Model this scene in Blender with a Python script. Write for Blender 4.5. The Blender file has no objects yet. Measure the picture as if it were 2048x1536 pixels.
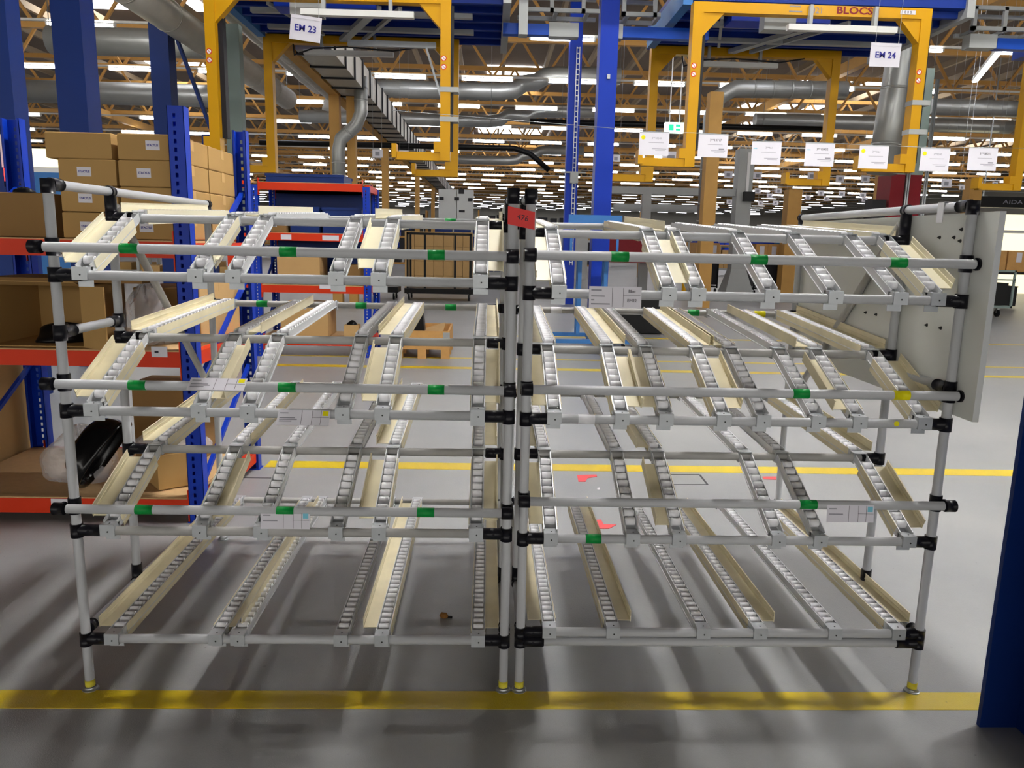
import bpy, math, random
from mathutils import Vector, Matrix
S = bpy.context.scene
C = S.collection
R = random.Random(7)
# ---------------------------------------------------------------- camera, world, exposure
YAW, PITCH, ROLL, FPX = 0.0334, 0.1835, 0.0218, 1542.36
CAM = Vector((-0.0444, -2.2521, 1.4165))
cy_, sy_, cp_, sp_, cr_, sr_ = math.cos(YAW), math.sin(YAW), math.cos(PITCH), math.sin(PITCH), math.cos(ROLL), math.sin(ROLL)
_r = Vector((cy_, -sy_, 0)); _fh = Vector((sy_, cy_, 0)); _up0 = Vector((0, 0, 1))
_f = _fh * cp_ - _up0 * sp_; _u = _fh * sp_ + _up0 * cp_
_R = _r * cr_ + _u * sr_; _U = _u * cr_ - _r * sr_
cam = bpy.data.objects.new('camera', bpy.data.cameras.new('camera')); C.objects.link(cam)
cam.data.sensor_width = 36; cam.data.lens = FPX * 36 / 2048; cam.data.clip_end = 400; cam.data.clip_start = 0.05
M = Matrix((( _R.x, _U.x, -_f.x, CAM.x), (_R.y, _U.y, -_f.y, CAM.y), (_R.z, _U.z, -_f.z, CAM.z), (0, 0, 0, 1)))
cam.matrix_world = M
S.camera = cam
S.view_settings.view_transform = 'Standard'; S.view_settings.look = 'None'; S.view_settings.gamma = 1
S.view_settings.use_curve_mapping = False
S.view_settings.exposure = 1.0
W = bpy.data.worlds.new('world'); S.world = W; W.use_nodes = True
W.node_tree.nodes['Background'].inputs[0].default_value = (0.62, 0.66, 0.72, 1)
W.node_tree.nodes['Background'].inputs[1].default_value = 0.10
STRIP, STRIP_NEAR, STRIP_BACK = 9.0, 112.0, 62.0      # radiance of the fluorescent strips: far rows, rows over the racks, rows behind the viewer
UP_FILL = 24.0   # added upward glow on top of every fitting, brightens the roof
FILL = 2.7         # radiance of the added fill panels behind the viewer
SKY = 5.0         # radiance of the roof lights

# ---------------------------------------------------------------- helpers
def at(px, py, X=None, Y=None, Z=None):
    """world point that the 2048x1536 view shows at (px,py) on the plane X=, Y= or Z="""
    x, y = px - 1024, py - 768
    v = _R * (x / FPX) - _U * (y / FPX) + _f
    if X is not None: t = (X - CAM.x) / v.x
    elif Y is not None: t = (Y - CAM.y) / v.y
    else: t = (Z - CAM.z) / v.z
    return CAM + v * t
def lin(h):
    h = h.lstrip('#'); o = []
    for i in (0, 2, 4):
        c = int(h[i:i + 2], 16) / 255
        o.append(c / 12.92 if c <= 0.04045 else ((c + 0.055) / 1.055) ** 2.4)
    return (o[0], o[1], o[2], 1)
MATS = {}
def mat(name, col, rough=0.5, metal=0.0, var=0.10, scale=9.0, bump=0.0, bscale=60, emit=0, spec=0.22, trans=0, alpha=1):
    m = bpy.data.materials.new(name); m.use_nodes = True
    N = m.node_tree.nodes; Lk = m.node_tree.links; p = N['Principled BSDF']
    c = lin(col)
    p.inputs['Roughness'].default_value = rough; p.inputs['Metallic'].default_value = metal
    p.inputs['Specular IOR Level'].default_value = spec
    p.inputs['Transmission Weight'].default_value = trans; p.inputs['Alpha'].default_value = alpha
    p.inputs['Base Color'].default_value = c
    if var or bump: tc = N.new('ShaderNodeTexCoord')
    if var:
        n = N.new('ShaderNodeTexNoise'); n.inputs['Scale'].default_value = scale; n.inputs['Detail'].default_value = 4
        mx = N.new('ShaderNodeMix'); mx.data_type = 'RGBA'
        mx.inputs[6].default_value = tuple(v * (1 - var) for v in c[:3]) + (1,)
        mx.inputs[7].default_value = tuple(min(1, v * (1 + var)) for v in c[:3]) + (1,)
        Lk.new(tc.outputs['Object'], n.inputs['Vector']); Lk.new(n.outputs['Fac'], mx.inputs[0]); Lk.new(mx.outputs[2], p.inputs['Base Color'])
    if bump:
        b = N.new('ShaderNodeTexNoise'); b.inputs['Scale'].default_value = bscale; b.inputs['Detail'].default_value = 3
        bp = N.new('ShaderNodeBump'); bp.inputs['Strength'].default_value = bump; bp.inputs['Distance'].default_value = 0.01
        Lk.new(tc.outputs['Object'], b.inputs['Vector']); Lk.new(b.outputs['Fac'], bp.inputs['Height']); Lk.new(bp.outputs['Normal'], p.inputs['Normal'])
    if emit:
        p.inputs['Emission Color'].default_value = c; p.inputs['Emission Strength'].default_value = emit
    MATS[name] = m
    return m
mat('pipe', 'b6b8bb', 0.38, 0.0, 0.07, 14, bump=0.02, bscale=30)
mat('pipe_dirty', 'a9a8a5', 0.45, 0.0, 0.22, 11)
mat('joint', '15151b', 0.32, 0.0, 0.15)
mat('galv', 'b4b8bb', 0.42, 0.35, 0.10, 40)
mat('channel', 'd2d4d6', 0.40, 0.2, 0.05, 30)
mat('roller', 'ececf0', 0.45, 0, 0.05, 6)
mat('cream', 'ebe4c9', 0.42, 0, 0.07, 7)
mat('cream_dirty', 'e0d6b6', 0.5, 0, 0.22, 9)
mat('green', '0f8a3c', 0.4, 0, 0.05)
mat('yellow_tape', 'e6dc12', 0.45, 0, 0.05)
mat('yellow_pale', 'd2c740', 0.5, 0, 0.1)
mat('white_tape', 'e4e4e8', 0.4, 0, 0.03)
mat('paper', 'd9d7df', 0.6, 0, 0.02)
mat('ink', '30303a', 0.7, 0, 0)
mat('ink_grey', '8d8d96', 0.7, 0, 0)
mat('cyan', '7cc4d8', 0.6, 0, 0)
mat('sign_blue', '35358c', 0.6, 0, 0)
mat('red_paper', 'd0201c', 0.35, 0, 0.12, 25)
mat('panel', 'dddfda', 0.55, 0, 0.04, 2)
mat('screw', '3a3a3a', 0.4, 0.6, 0)
mat('steel', 'a9adb0', 0.35, 0.8, 0.1)
mat('blue', '0a36ae', 0.42, 0, 0.06, 3)
mat('blue_dark', '0c2a6a', 0.45, 0, 0.12, 3)
mat('blue_bright', '1249b0', 0.42, 0, 0.06, 3)
mat('blue_deck', '123288', 0.5, 0, 0.15, 2)
mat('blue_light', '3f76b4', 0.5, 0, 0.08, 3)
mat('orange', 'd2340c', 0.45, 0, 0.06, 3)
mat('hanger_yellow', 'cd9708', 0.4, 0, 0.06, 3)
mat('carton', 'b08d58', 0.8, 0, 0.07, 5)
mat('carton_light', 'c4a06c', 0.8, 0, 0.08, 5)
mat('carton_dark', '8a6b42', 0.85, 0, 0.1, 5)
mat('chipboard', 'c8a678', 0.8, 0, 0.12, 30)
mat('wood', 'c99a5e', 0.7, 0, 0.15, 12)
mat('black', '0c0c0e', 0.4, 0, 0)
mat('black_gloss', '09090b', 0.16, 0, 0)
mat('truss', 'b98b4c', 0.6, 0, 0.12, 2)
mat('timber', 'c79a58', 0.65, 0, 0.15, 3)
mat('duct', 'a6a8a6', 0.38, 0.6, 0.12, 3)
mat('duct_rib', 'bdb9ae', 0.45, 0.35, 0.15, 4)
mat('grey_paint', 'a8abaa', 0.5, 0, 0.06, 3)
mat('grey_green', '8c9d98', 0.5, 0, 0.06, 3)
mat('roof', '6e6258', 0.8, 0, 0.15, 1.5)
mat('purlin', '9a8a72', 0.6, 0, 0.15, 2)
mat('wall', 'dcd8cc', 0.8, 0, 0.08, 0.5)
mat('red_dark', '7c1420', 0.45, 0, 0.1)
mat('machine', 'c9cbc9', 0.55, 0, 0.05, 1)
mat('housing', 'd8d8d4', 0.5, 0, 0)
mat('strip', 'f4f6ff', 0.5, 0, 0, emit=STRIP)
mat('strip_mid', 'fdfbf8', 0.5, 0, 0, emit=34); mat('strip_near', 'fdfbf8', 0.5, 0, 0, emit=STRIP_NEAR); mat('strip_back', 'f4f6ff', 0.5, 0, 0, emit=STRIP_BACK)
mat('front_fill', 'fbf8f2', 0.5, 0, 0, emit=FILL)
mat('up_fill', 'fdf6ea', 0.5, 0, 0, emit=UP_FILL)
mat('skylight', 'fbfbff', 0.5, 0, 0, emit=SKY)
mat('exit', 'd9fff0', 0.5, 0, 0, emit=2.2)
mat('exit_green', '23b37a', 0.5, 0, 0, emit=1.0)
mat('lamp_red', 'ff2a20', 0.3, 0, 0, emit=5.0)
mat('glow_cream', 'f0e6c0', 0.5, 0, 0, emit=0.7)  # emission stands in for light falling on cream walls
mat('cable', '26262a', 0.5, 0, 0)
mat('tyre', '1b1b1d', 0.7, 0, 0)
mat('plastic_bag', 'e2e0e2', 0.15, 0, 0.05, 8, bump=0.9, bscale=22, alpha=0.34, spec=0.8)
mat('brown_lump', '7a5226', 0.8, 0, 0.3, 60)
mat('red_tape', 'e0585a', 0.6, 0, 0.08)
mat('line_black', '4c4c4e', 0.7, 0, 0)
mat('white', 'e8e8e8', 0.5, 0, 0)

def floor_mats():
    for nm, base, alt in (('floor', '9c9d9c', '8c8e8f'), ('floor_yellow', 'dcc314', 'c9aa10')):
        m = mat(nm, base, 0.4, 0, 0, spec=0.5)
        N = m.node_tree.nodes; Lk = m.node_tree.links; p = N['Principled BSDF']
        tc = N.new('ShaderNodeTexCoord')
        n = N.new('ShaderNodeTexNoise'); n.inputs['Scale'].default_value = 0.9; n.inputs['Detail'].default_value = 7; n.inputs['Roughness'].default_value = 0.62
        r = N.new('ShaderNodeValToRGB'); r.color_ramp.elements[0].position = 0.35; r.color_ramp.elements[1].position = 0.66
        r.color_ramp.elements[0].color = lin(alt); r.color_ramp.elements[1].color = lin(base)
        s = N.new('ShaderNodeTexNoise'); s.inputs['Scale'].default_value = 42; s.inputs['Detail'].default_value = 2
        r2 = N.new('ShaderNodeValToRGB'); r2.color_ramp.elements[0].position = 0.20; r2.color_ramp.elements[1].position = 0.27
        r2.color_ramp.elements[0].color = (0.35, 0.35, 0.35, 1); r2.color_ramp.elements[1].color = (1, 1, 1, 1)
        mx = N.new('ShaderNodeMix'); mx.data_type = 'RGBA'; mx.blend_type = 'MULTIPLY'; mx.inputs[0].default_value = 0.6
        b = N.new('ShaderNodeTexNoise'); b.inputs['Scale'].default_value = 260; b.inputs['Detail'].default_value = 2
        bp = N.new('ShaderNodeBump'); bp.inputs['Strength'].default_value = 0.22; bp.inputs['Distance'].default_value = 0.004
        rr = N.new('ShaderNodeMapRange'); rr.inputs[3].default_value = 0.30; rr.inputs[4].default_value = 0.44
        for q in (n, s, b): Lk.new(tc.outputs['Object'], q.inputs['Vector'])
        Lk.new(n.outputs['Fac'], r.inputs[0]); Lk.new(s.outputs['Fac'], r2.inputs[0])
        Lk.new(r.outputs[0], mx.inputs[6]); Lk.new(r2.outputs[0], mx.inputs[7]); Lk.new(mx.outputs[2], p.inputs['Base Color'])
        Lk.new(b.outputs['Fac'], bp.inputs['Height']); Lk.new(bp.outputs['Normal'], p.inputs['Normal'])
        Lk.new(n.outputs['Fac'], rr.inputs[0]); Lk.new(rr.outputs[0], p.inputs['Roughness'])
floor_mats()

class MB:
    """collects boxes, tubes and prisms and links them as ONE mesh object"""
    def __init__(s): s.v = []; s.f = []; s.m = []; s.sm = []
    def add(s, vs, fs, mi=0, smooth=False):
        o = len(s.v); s.v += [tuple(v) for v in vs]
        s.f += [tuple(i + o for i in f) for f in fs]; s.m += [mi] * len(fs)
        s.sm += smooth if isinstance(smooth, list) else [smooth] * len(fs)
        return s
    def box(s, x0, x1, y0, y1, z0, z1, mi=0):
        return s.add([(x0, y0, z0), (x1, y0, z0), (x1, y1, z0), (x0, y1, z0), (x0, y0, z1), (x1, y0, z1), (x1, y1, z1), (x0, y1, z1)],
                     [(0, 3, 2, 1), (4, 5, 6, 7), (0, 1, 5, 4), (1, 2, 6, 5), (2, 3, 7, 6), (3, 0, 4, 7)], mi)
    def obox(s, o, a, b, c, mi=0):
        o, a, b, c = Vector(o), Vector(a), Vector(b), Vector(c)
        if a.cross(b).dot(c) < 0: a, b = b, a
        v = [o, o + a, o + a + b, o + b]; v += [q + c for q in v]
        return s.add(v, [(0, 3, 2, 1), (4, 5, 6, 7), (0, 1, 5, 4), (1, 2, 6, 5), (2, 3, 7, 6), (3, 0, 4, 7)], mi)
    def bar(s, p, q, w, h, mi=0):
        """rectangular bar from p to q"""
        p, q = Vector(p), Vector(q); d = (q - p)
        t = Vector((0, 0, 1)) if abs(d.normalized().z) < 0.95 else Vector((0, 1, 0))
        a = d.cross(t).normalized(); b = a.cross(d).normalized()
        return s.obox(p - a * w / 2 - b * h / 2, a * w, b * h, d, mi)
    def cyl(s, p, q, r, n=14, mi=0, r2=None, caps=True):
        p, q = Vector(p), Vector(q); d = (q - p).normalized(); r2 = r if r2 is None else r2
        t = Vector((0, 0, 1)) if abs(d.z) < 0.9 else Vector((1, 0, 0))
        a = d.cross(t).normalized(); b = d.cross(a)
        vs = []
        for k in range(n):
            w = 2 * math.pi * k / n; e = a * math.cos(w) + b * math.sin(w)
            vs += [p + e * r, q + e * r2]
        fs = [(2 * k, 2 * k + 1, (2 * k + 3) % (2 * n), (2 * k + 2) % (2 * n)) for k in range(n)]
        fs = [f[::-1] for f in fs]; sm = [True] * n
        if caps: fs += [tuple(2 * k for k in range(n)), tuple(2 * k + 1 for k in range(n - 1, -1, -1))]; sm += [False, False]
        return s.add(vs, fs, mi, sm)
    def tube(s, pts, r, n=12, mi=0):
        pts = [Vector(p) for p in pts]; ring = []
        prev = None; vs = []
        for i, p in enumerate(pts):
            d = (pts[min(i + 1, len(pts) - 1)] - pts[max(i - 1, 0)]).normalized()
            if prev is None:
                t = Vector((0, 0, 1)) if abs(d.z) < 0.9 else Vector((1, 0, 0)); a = d.cross(t).normalized()
            else: a = (prev - d * prev.dot(d)).normalized()
            prev = a; b = d.cross(a); rr = r[i] if isinstance(r, (list, tuple)) else r
            for k in range(n):
                w = 2 * math.pi * k / n; vs.append(p + (a * math.cos(w) + b * math.sin(w)) * rr)
        fs = []; m = len(pts)
        for i in range(m - 1):
            for k in range(n):
                fs.append((i * n + k, i * n + (k + 1) % n, (i + 1) * n + (k + 1) % n, (i + 1) * n + k))
        fs += [tuple(range(n - 1, -1, -1)), tuple((m - 1) * n + k for k in range(n))]
        return s.add(vs, fs, mi, [True] * (len(fs) - 2) + [False, False])
    def mesh(s, name, mats):
        me = bpy.data.meshes.new(name); me.from_pydata(s.v, [], s.f); me.update()
        for m in mats: me.materials.append(MATS[m])
        me.polygons.foreach_set('material_index', s.m); me.polygons.foreach_set('use_smooth', s.sm)
        return me
def tag(o, label=None, cat=None, group=None, kind=None):
    for k, v in (('label', label), ('category', cat), ('group', group), ('kind', kind)):
        if v: o[k] = v
    return o
def empty(name, loc, label, cat, group=None):
    o = bpy.data.objects.new(name, None); C.objects.link(o); o.location = loc; o.empty_display_size = 0.1
    return tag(o, label, cat, group)
def part(mb, name, mats, parent=None, label=None):
    """one mesh object; vertices are given in world coordinates"""
    mats = [mats] if isinstance(mats, str) else mats
    o = bpy.data.objects.new(name, mb.mesh(name, mats) if isinstance(mb, MB) else mb); C.objects.link(o)
    if parent is not None:
        o.parent = parent
        if parent.parent is None: o.location = -Vector(parent.location)
    if label: o['label'] = label
    return o
def single(mb, name, mats, label, cat, group=None, kind=None):
    """a thing that is one mesh: its origin is moved to the middle of its base"""
    mn = [min(v[i] for v in mb.v) for i in range(3)]; mx = [max(v[i] for v in mb.v) for i in range(3)]
    o = Vector(((mn[0] + mx[0]) / 2, (mn[1] + mx[1]) / 2, mn[2]))
    mb.v = [tuple(Vector(v) - o) for v in mb.v]
    ob = part(mb, name, mats); ob.location = o
    return tag(ob, label, cat, group, kind)
def struct(mb, name, mats): return tag(part(mb, name, mats), kind='structure')
def children(o): return [c for c in bpy.data.objects if c.parent == o]
def dup(o, loc, label=None, group=None):
    """a copy of a thing with copies of its parts and sub-parts"""
    kids = {}
    for c in bpy.data.objects:
        if c.parent is not None: kids.setdefault(c.parent.name, []).append(c)
    r = o.copy(); C.objects.link(r); r.location = loc
    def rec(src, dst):
        for ch in kids.get(src.name, []):
            c = ch.copy(); C.objects.link(c); c.parent = dst; rec(ch, c)
    rec(o, r)
    if label: r['label'] = label
    if group: r['group'] = group
    return r
def text(s, size, loc, parent, m='ink', bold=0.0, rot=(math.pi / 2, 0, 0), name='lettering', sx=1.0):
    cu = bpy.data.curves.new(name, 'FONT'); cu.body = s; cu.size = size; cu.align_x = 'CENTER'; cu.align_y = 'CENTER'
    cu.extrude = 0.0004; cu.offset = bold; cu.resolution_u = 2
    cu.materials.append(MATS[m])
    tmp = bpy.data.objects.new('tmp', cu); C.objects.link(tmp)
    me = bpy.data.meshes.new_from_object(tmp.evaluated_get(bpy.context.evaluated_depsgraph_get()))
    bpy.data.objects.remove(tmp); bpy.data.curves.remove(cu)
    o = bpy.data.objects.new(name, me); C.objects.link(o); o.rotation_euler = rot; o.scale = (sx, 1, 1)
    o.location = Vector(loc)
    o.parent = parent
    if parent.parent is None: o.location = Vector(loc) - Vector(parent.location)
    return o

# ---------------------------------------------------------------- the hall: floor, roof, walls
struct(MB().box(-45, 48, -30, 118, -0.2, 0), 'floor', 'floor')
struct(MB().box(-45, 48, -30, 118, 8.3, 8.5), 'ceiling', 'roof')
struct(MB().box(-45.3, -45, -30, 118, 0, 8.3), 'wall_left', 'wall')
struct(MB().box(48, 48.3, -30, 118, 0, 8.3), 'wall_right', 'wall')
struct(MB().box(-45, 48, -30.3, -30, 0, 1.6).box(-45, 48, -30.3, -30, 6.2, 8.3), 'wall_front', 'wall')
for k in range(9):      # added glowing panels in the wall behind the viewer, fill for the fronts
    xw = -43 + k * 10.1
    struct(MB().box(xw, xw + 9.4, -30.2, -30.1, 1.6, 6.2, 1).box(xw - .35, xw, -30.3, -30, 1.6, 6.2, 0).box(xw + 9.4, xw + 9.75, -30.3, -30, 1.6, 6.2, 0), 'light_panel_%d' % (20 + k), ['white', 'front_fill'])
struct(MB().box(-45, 48, 118, 118.3, 0, 8.3), 'wall_back', 'wall')
def marking(x0, x1, y0, y1, m='floor_yellow'):
    return struct(MB().box(x0, x1, y0, y1, 0.0, 0.0012), 'floor_marking', m)
marking(-12, 12, -0.104, -0.009)
marking(-1.42, 12, 2.41, 2.552)
marking(-2.6, 14, 6.24, 6.39); marking(-12, 14, 7.0, 7.09); marking(0.3, 9, 9.30, 9.42)
f = MB()
for a, b in (((1340, 949), (1399, 949)), ((1399, 949), (1415, 969)), ((1415, 969), (1342, 969)), ((462, 955), (548, 956))):
    f.bar(at(*a, Z=0.0008), at(*b, Z=0.0008), 0.012, 0.0012)
struct(f, 'floor_marking', 'line_black')
def scrap(pts, label, m='red_tape'):
    top = [at(*p, Z=0.0022) for p in pts]; n = len(top)
    mb = MB().add(top + [Vector((p.x, p.y, 0.0002)) for p in top], [tuple(range(n - 1, -1, -1))] + [(i, (i + 1) % n, n + (i + 1) % n, n + i) for i in range(n)])
    o = single(mb, 'tape_scrap', m, label, 'tape', 'tape remains on the floor'); return o
scrap([(1154, 950), (1193, 949), (1194, 953), (1175, 956), (1171, 963), (1157, 963)], 'small flag-shaped red tape scrap on the floor just in front of the far yellow line')
scrap([(1184, 1040), (1202, 1039), (1207, 1048), (1233, 1049), (1218, 1057), (1191, 1057)], 'L-shaped torn red tape scrap on the floor behind the second rack')
scrap([(1525, 953), (1553, 953), (1553, 959), (1527, 958)], 'thin straight strip of red tape on the floor near the yellow line')
scrap([(1194, 976), (1199, 975), (1200, 979), (1195, 979)], 'tiny white scrap on the floor between the red tape scraps', 'white')
p0 = at(888, 1236, Z=0)
lump = MB(); lump.tube([(p0.x - .015, p0.y, .006), (p0.x - .008, p0.y + .002, .010), (p0.x + .006, p0.y - .002, .010), (p0.x + .013, p0.y, .005)], [.006, .012, .012, .006], 9)
lo = single(lump, 'wood_lump', 'brown_lump', 'small brown round lump lying on the grey floor under the first rack', 'debris')
part(MB().cyl((p0.x + .008, p0.y, .005), (p0.x + .032, p0.y - .004, .005), .005, 8), 'stub', 'black', lo, 'dark stub')

# ---------------------------------------------------------------- roof steel, roof lights, strip lights
def truss(y, x0, x1, zb=6.35, zt=7.55):
    mb = MB()
    mb.box(x0, x1, y - .07, y + .07, zb - .07, zb + .07); mb.box(x0, x1, y - .07, y + .07, zt - .07, zt + .07)
    n = int((x1 - x0) / 1.6); s = (x1 - x0) / n
    for k in range(n):
        a = x0 + k * s
        mb.bar((a, y, zb), (a + s / 2, y, zt), .07, .07); mb.bar((a + s / 2, y, zt), (a + s, y, zb), .07, .07)
    struct(mb, 'roof_beam', 'truss')
for k in range(20): truss(13.6 + 4.6 * k, -32, 40)
for i in range(-20, 27):
    x = i * 1.55 + .4
    struct(MB().box(x - .06, x + .06, 5, 112, 7.72, 7.92), 'roof_beam', 'purlin')
for x, z in ((-3.33, 4.47), (9.6, 6.22), (17.5, 6.22), (-16, 6.22)):
    struct(MB().box(x - .1, x + .1, 10.95 if x == -3.33 else 6, 108, z - .14, z + .14), 'roof_beam', 'timber')
n = 0
for (px, py, w, l) in ((362, 120, 3.2, 1.8), (1028, 141, 2.2, 1.6), (1720, 166, 5.0, 1.8), (1505, 250, 4, 1.8), (470, 318, 5, 2), (690, 316, 5, 2), (1960, 275, 5, 2), (1020, 262, 4, 2), (1560, 215, 4, 1.6), (330, 4, 2.2, 1.6), (185, 0, 2.2, 1.6)):
    c = at(px, py, Z=8.28); n += 1
    struct(MB().box(c.x - w / 2, c.x + w / 2, c.y - l / 2, c.y + l / 2, 8.25, 8.29), 'light_panel_%d' % n, 'skylight')
def strip_mesh(m):
    mb = MB().box(-.72, .72, -.045, .045, .055, .08, 0).box(-.70, .70, -.04, .04, 0, .055, 1).box(-.70, .70, -.044, -.031, .08, .083, 2).box(-.70, .70, .031, .044, .08, .083, 2)
    mb.box(-.74, -.70, -.045, .045, .0, .08, 0).box(.70, .74, -.045, .045, 0, .08, 0)
    return mb.mesh('strip_light', ['housing', m, 'up_fill'])
sm, sm_mid, sm_near, sm_back = strip_mesh('strip'), strip_mesh('strip_mid'), strip_mesh('strip_near'), strip_mesh('strip_back')
def vis(x, y, z):
    d = Vector((x, y, z)) - CAM; w = d.dot(_f)
    if w < .1: return None
    return (1024 + FPX * d.dot(_R) / w, 768 - FPX * d.dot(_U) / w)
spots = []
rows = [2.1 + 4.6 * k for k in range(0, 24)]
for ri, y in enumerate(rows):
    off = R.uniform(0, 2.6); half = 0.72 * (y + 2.25) + 3 if y > 2 else 18
    x0, x1 = max(-30, -half), min(38, half)
    if ri == 4: off = None
    rl = single(MB().box(x0 - 3, x1 + 3, y - .03, y + .03, 5.88, 5.93), 'light_rail', 'housing', 'thin pale metal rail carrying a row of strip lights under the roof', 'rail', 'light rails under the roof')
    i = -16 if ri else -48
    while True:
        x = (-2.58 + 2.42 * i) if off is None else (off + 2.62 * i)
        if ri == 0: x = .75 + 5.24 * (i // 3) + .13 * (i % 3 - 1)
        if y < 0: x = 5.24 * i + (ri % 2) * 2.6
        i += 1
        if x > x1: break
        if x < x0 or R.random() < .06 and ri > 3 or ri == 0 and x < 0: continue
        spots.append((x, y))
near = sorted(spots, key=lambda s: abs(s[1] + 2.25))
far_mb = MB(); cnt = 0
for x, y in near:
    v = vis(x, y, 5.85)
    if cnt < 290:
        o = bpy.data.objects.new('strip_light', sm_back if y < 0 else sm_near if y < 4 else sm_mid if y < 13 else sm); C.objects.link(o); o.location = (x, y, 5.8)
        if 0 < y < 4: o.rotation_euler.z = math.pi / 2
        tag(o, 'white fluorescent strip light hanging in rows under the factory roof', 'light', 'fluorescent strip lights in rows'); cnt += 1
    else:
        far_mb.box(x - .72, x + .72, y - .06, y + .06, 5.82, 5.88, 0).box(x - .7, x + .7, y - .045, y + .045, 5.8, 5.82, 1)
if far_mb.v: tag(part(far_mb, 'far_strip_lights', ['housing', 'strip']), 'mass of tiny white strip lights at the far end of the hall', 'lights', None, 'stuff')

# ---------------------------------------------------------------- flow racks
PR = 0.014
ROLLERS = []
roller_me = MB()
roller_me.cyl((-.0165, 0, 0), (-.0145, 0, 0), .0105, 16, r2=.0128); roller_me.cyl((-.0145, 0, 0), (.0145, 0, 0), .0128, 16); roller_me.cyl((.0145, 0, 0), (.0165, 0, 0), .0128, 16, r2=.0105)
roller_mesh = roller_me.mesh('roller', ['roller'])
def track(root, x, ya, za, yb, zb, typ, dirty=False, front=True, last=False, dark=False):
    """one roller track section from the rail at (ya,za) up to the rail at (yb,zb)"""
    A = Vector((x, ya, za)); d = Vector((0, yb - ya, zb - za)); Ln = d.length; d.normalize(); nn = Vector((0, -d.z, d.y)); ux = Vector((1, 0, 0))
    P = lambda u, s, w: A + ux * u + d * s + nn * (w + .012)
    def slab(mb, u0, u1, s0, s1, w0, w1, mi=0): return mb.obox(P(u0, s0, w0), ux * (u1 - u0), d * (s1 - s0), nn * (w1 - w0), mi)
    s0, s1 = (.016 if front else .018), Ln - .016
    ch = MB()
    slab(ch, -.0215, -.0185, s0, s1, -.014, .0125); slab(ch, .0185, .0215, s0, s1, -.014, .0125); slab(ch, -.0185, .0185, s0, s1, -.0155, -.013)
    slab(ch, .0215, .0245, s0 + .01, s1 - .02, -.014, -.011); slab(ch, -.0245, -.0215, s0 + .01, s1 - .02, -.014, -.011)
    t = part(ch, 'roller_track', 'channel', root, {'L': 'roller track with a cream guide flange on its left', 'R': 'roller track with a cream guide flange on its right',
             'N': 'bare metal roller track without guide flange', 'S': 'roller track with a narrow cream skirt'}[typ])
    n = int((s1 - s0 - .03) / .0345); off = (s1 - s0 - (n - 1) * .0345) / 2
    for k in range(n):
        p = P(0, s0 + off + k * .0345, .0035); ROLLERS.append(((p - CAM).length, t, p, root))
    g0, g1 = s0 + (.03 if front else .02), s1 - (.05 if front else .015)
    cm = 'cream_dirty' if dirty else 'cream'
    if typ in 'LR':
        q = -1 if typ == 'L' else 1; g = MB()
        def sl(u0, u1, w0, w1, a=g0, b=g1): slab(g, min(q * u0, q * u1), max(q * u0, q * u1), a, b, w0, w1)
        sl(.0225, .0640, .004, .006)                    # shelf beside the rollers
        sl(.0640, .0658, .001, .036)                    # outer wall
        sl(.0622, .0640, .017, .0195); sl(.0622, .0664, .0345, .0365)
        sl(.0218, .0232, -.010, .0068)
        sl(-.0240, -.0222, -.032, .0145, g0 - .006, g1)  # skirt over the other side of the channel
        part(g, 'guide_flange', cm, t, 'cream plastic guide flange')
    elif typ == 'S':
        g = MB(); slab(g, .0222, .0240, g0 + .04, g1 + .03, -.030, .018); slab(g, -.0236, -.0222, g0 + .02, g1, -.004, .0135); slab(g, .024, .034, g0 + .05, g0 + .12, -.004, -.002)
        part(g, 'guide_flange', cm, t, 'cream plastic skirt')
    c = MB(); cl = 'galv'
    if front:                                             # hook over the front rail
        c.box(x - .0215, x + .0215, ya - .0175, ya + .024, za + .0215, za + .0235); c.box(x - .0215, x + .0215, ya - .0185, ya - .0165, za - .013, za + .0225)
        c.box(x - .0215, x + .0215, ya + .016, ya + .018, za - .034, za - .004); c.box(x - .0215, x - .0200, ya - .017, ya + .018, za - .013, za + .022); c.box(x + .0200, x + .0215, ya - .017, ya + .018, za - .013, za + .022)
        c.cyl((x + .002, ya - .0200, za + .002), (x + .002, ya - .0185, za + .002), .0025, 8, 1); c.cyl((x + .002, ya - .002, za + .0235), (x + .002, ya - .002, za + .0243), .0025, 8, 1)
        part(c, 'clamp', [cl, 'screw'], t)
    e = MB()
    if not last:
        e.box(x - .0225, x + .0225, yb - .017, yb + .019, zb + .0185, zb + .0205); e.box(x - .0225, x - .0205, yb - .017, yb + .019, zb - .018, zb + .02); e.box(x + .0205, x + .0225, yb - .017, yb + .019, zb - .018, zb + .02)
    else:
        e.box(x - .0225, x + .0225, yb - .018, yb + .017, zb + .0155, zb + .0175); e.box(x - .0225, x + .0225, yb + .0145, yb + .0165, zb - .018, zb + .016); e.box(x - .0225, x - .0205, yb - .03, yb + .016, zb - .02, zb + .016); e.box(x + .0205, x + .0225, yb - .03, yb + .016, zb - .02, zb + .016)
    part(e, 'clamp', cl, t)
    return t
def sleeve(mb, p, d, l, r=.0182):
    p, d = Vector(p), Vector(d).normalized()
    mb.cyl(p - d * .0, p + d * l, r, 14); mb.cyl(p + d * l, p + d * (l + .003), r, 14, r2=.0155)
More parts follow.
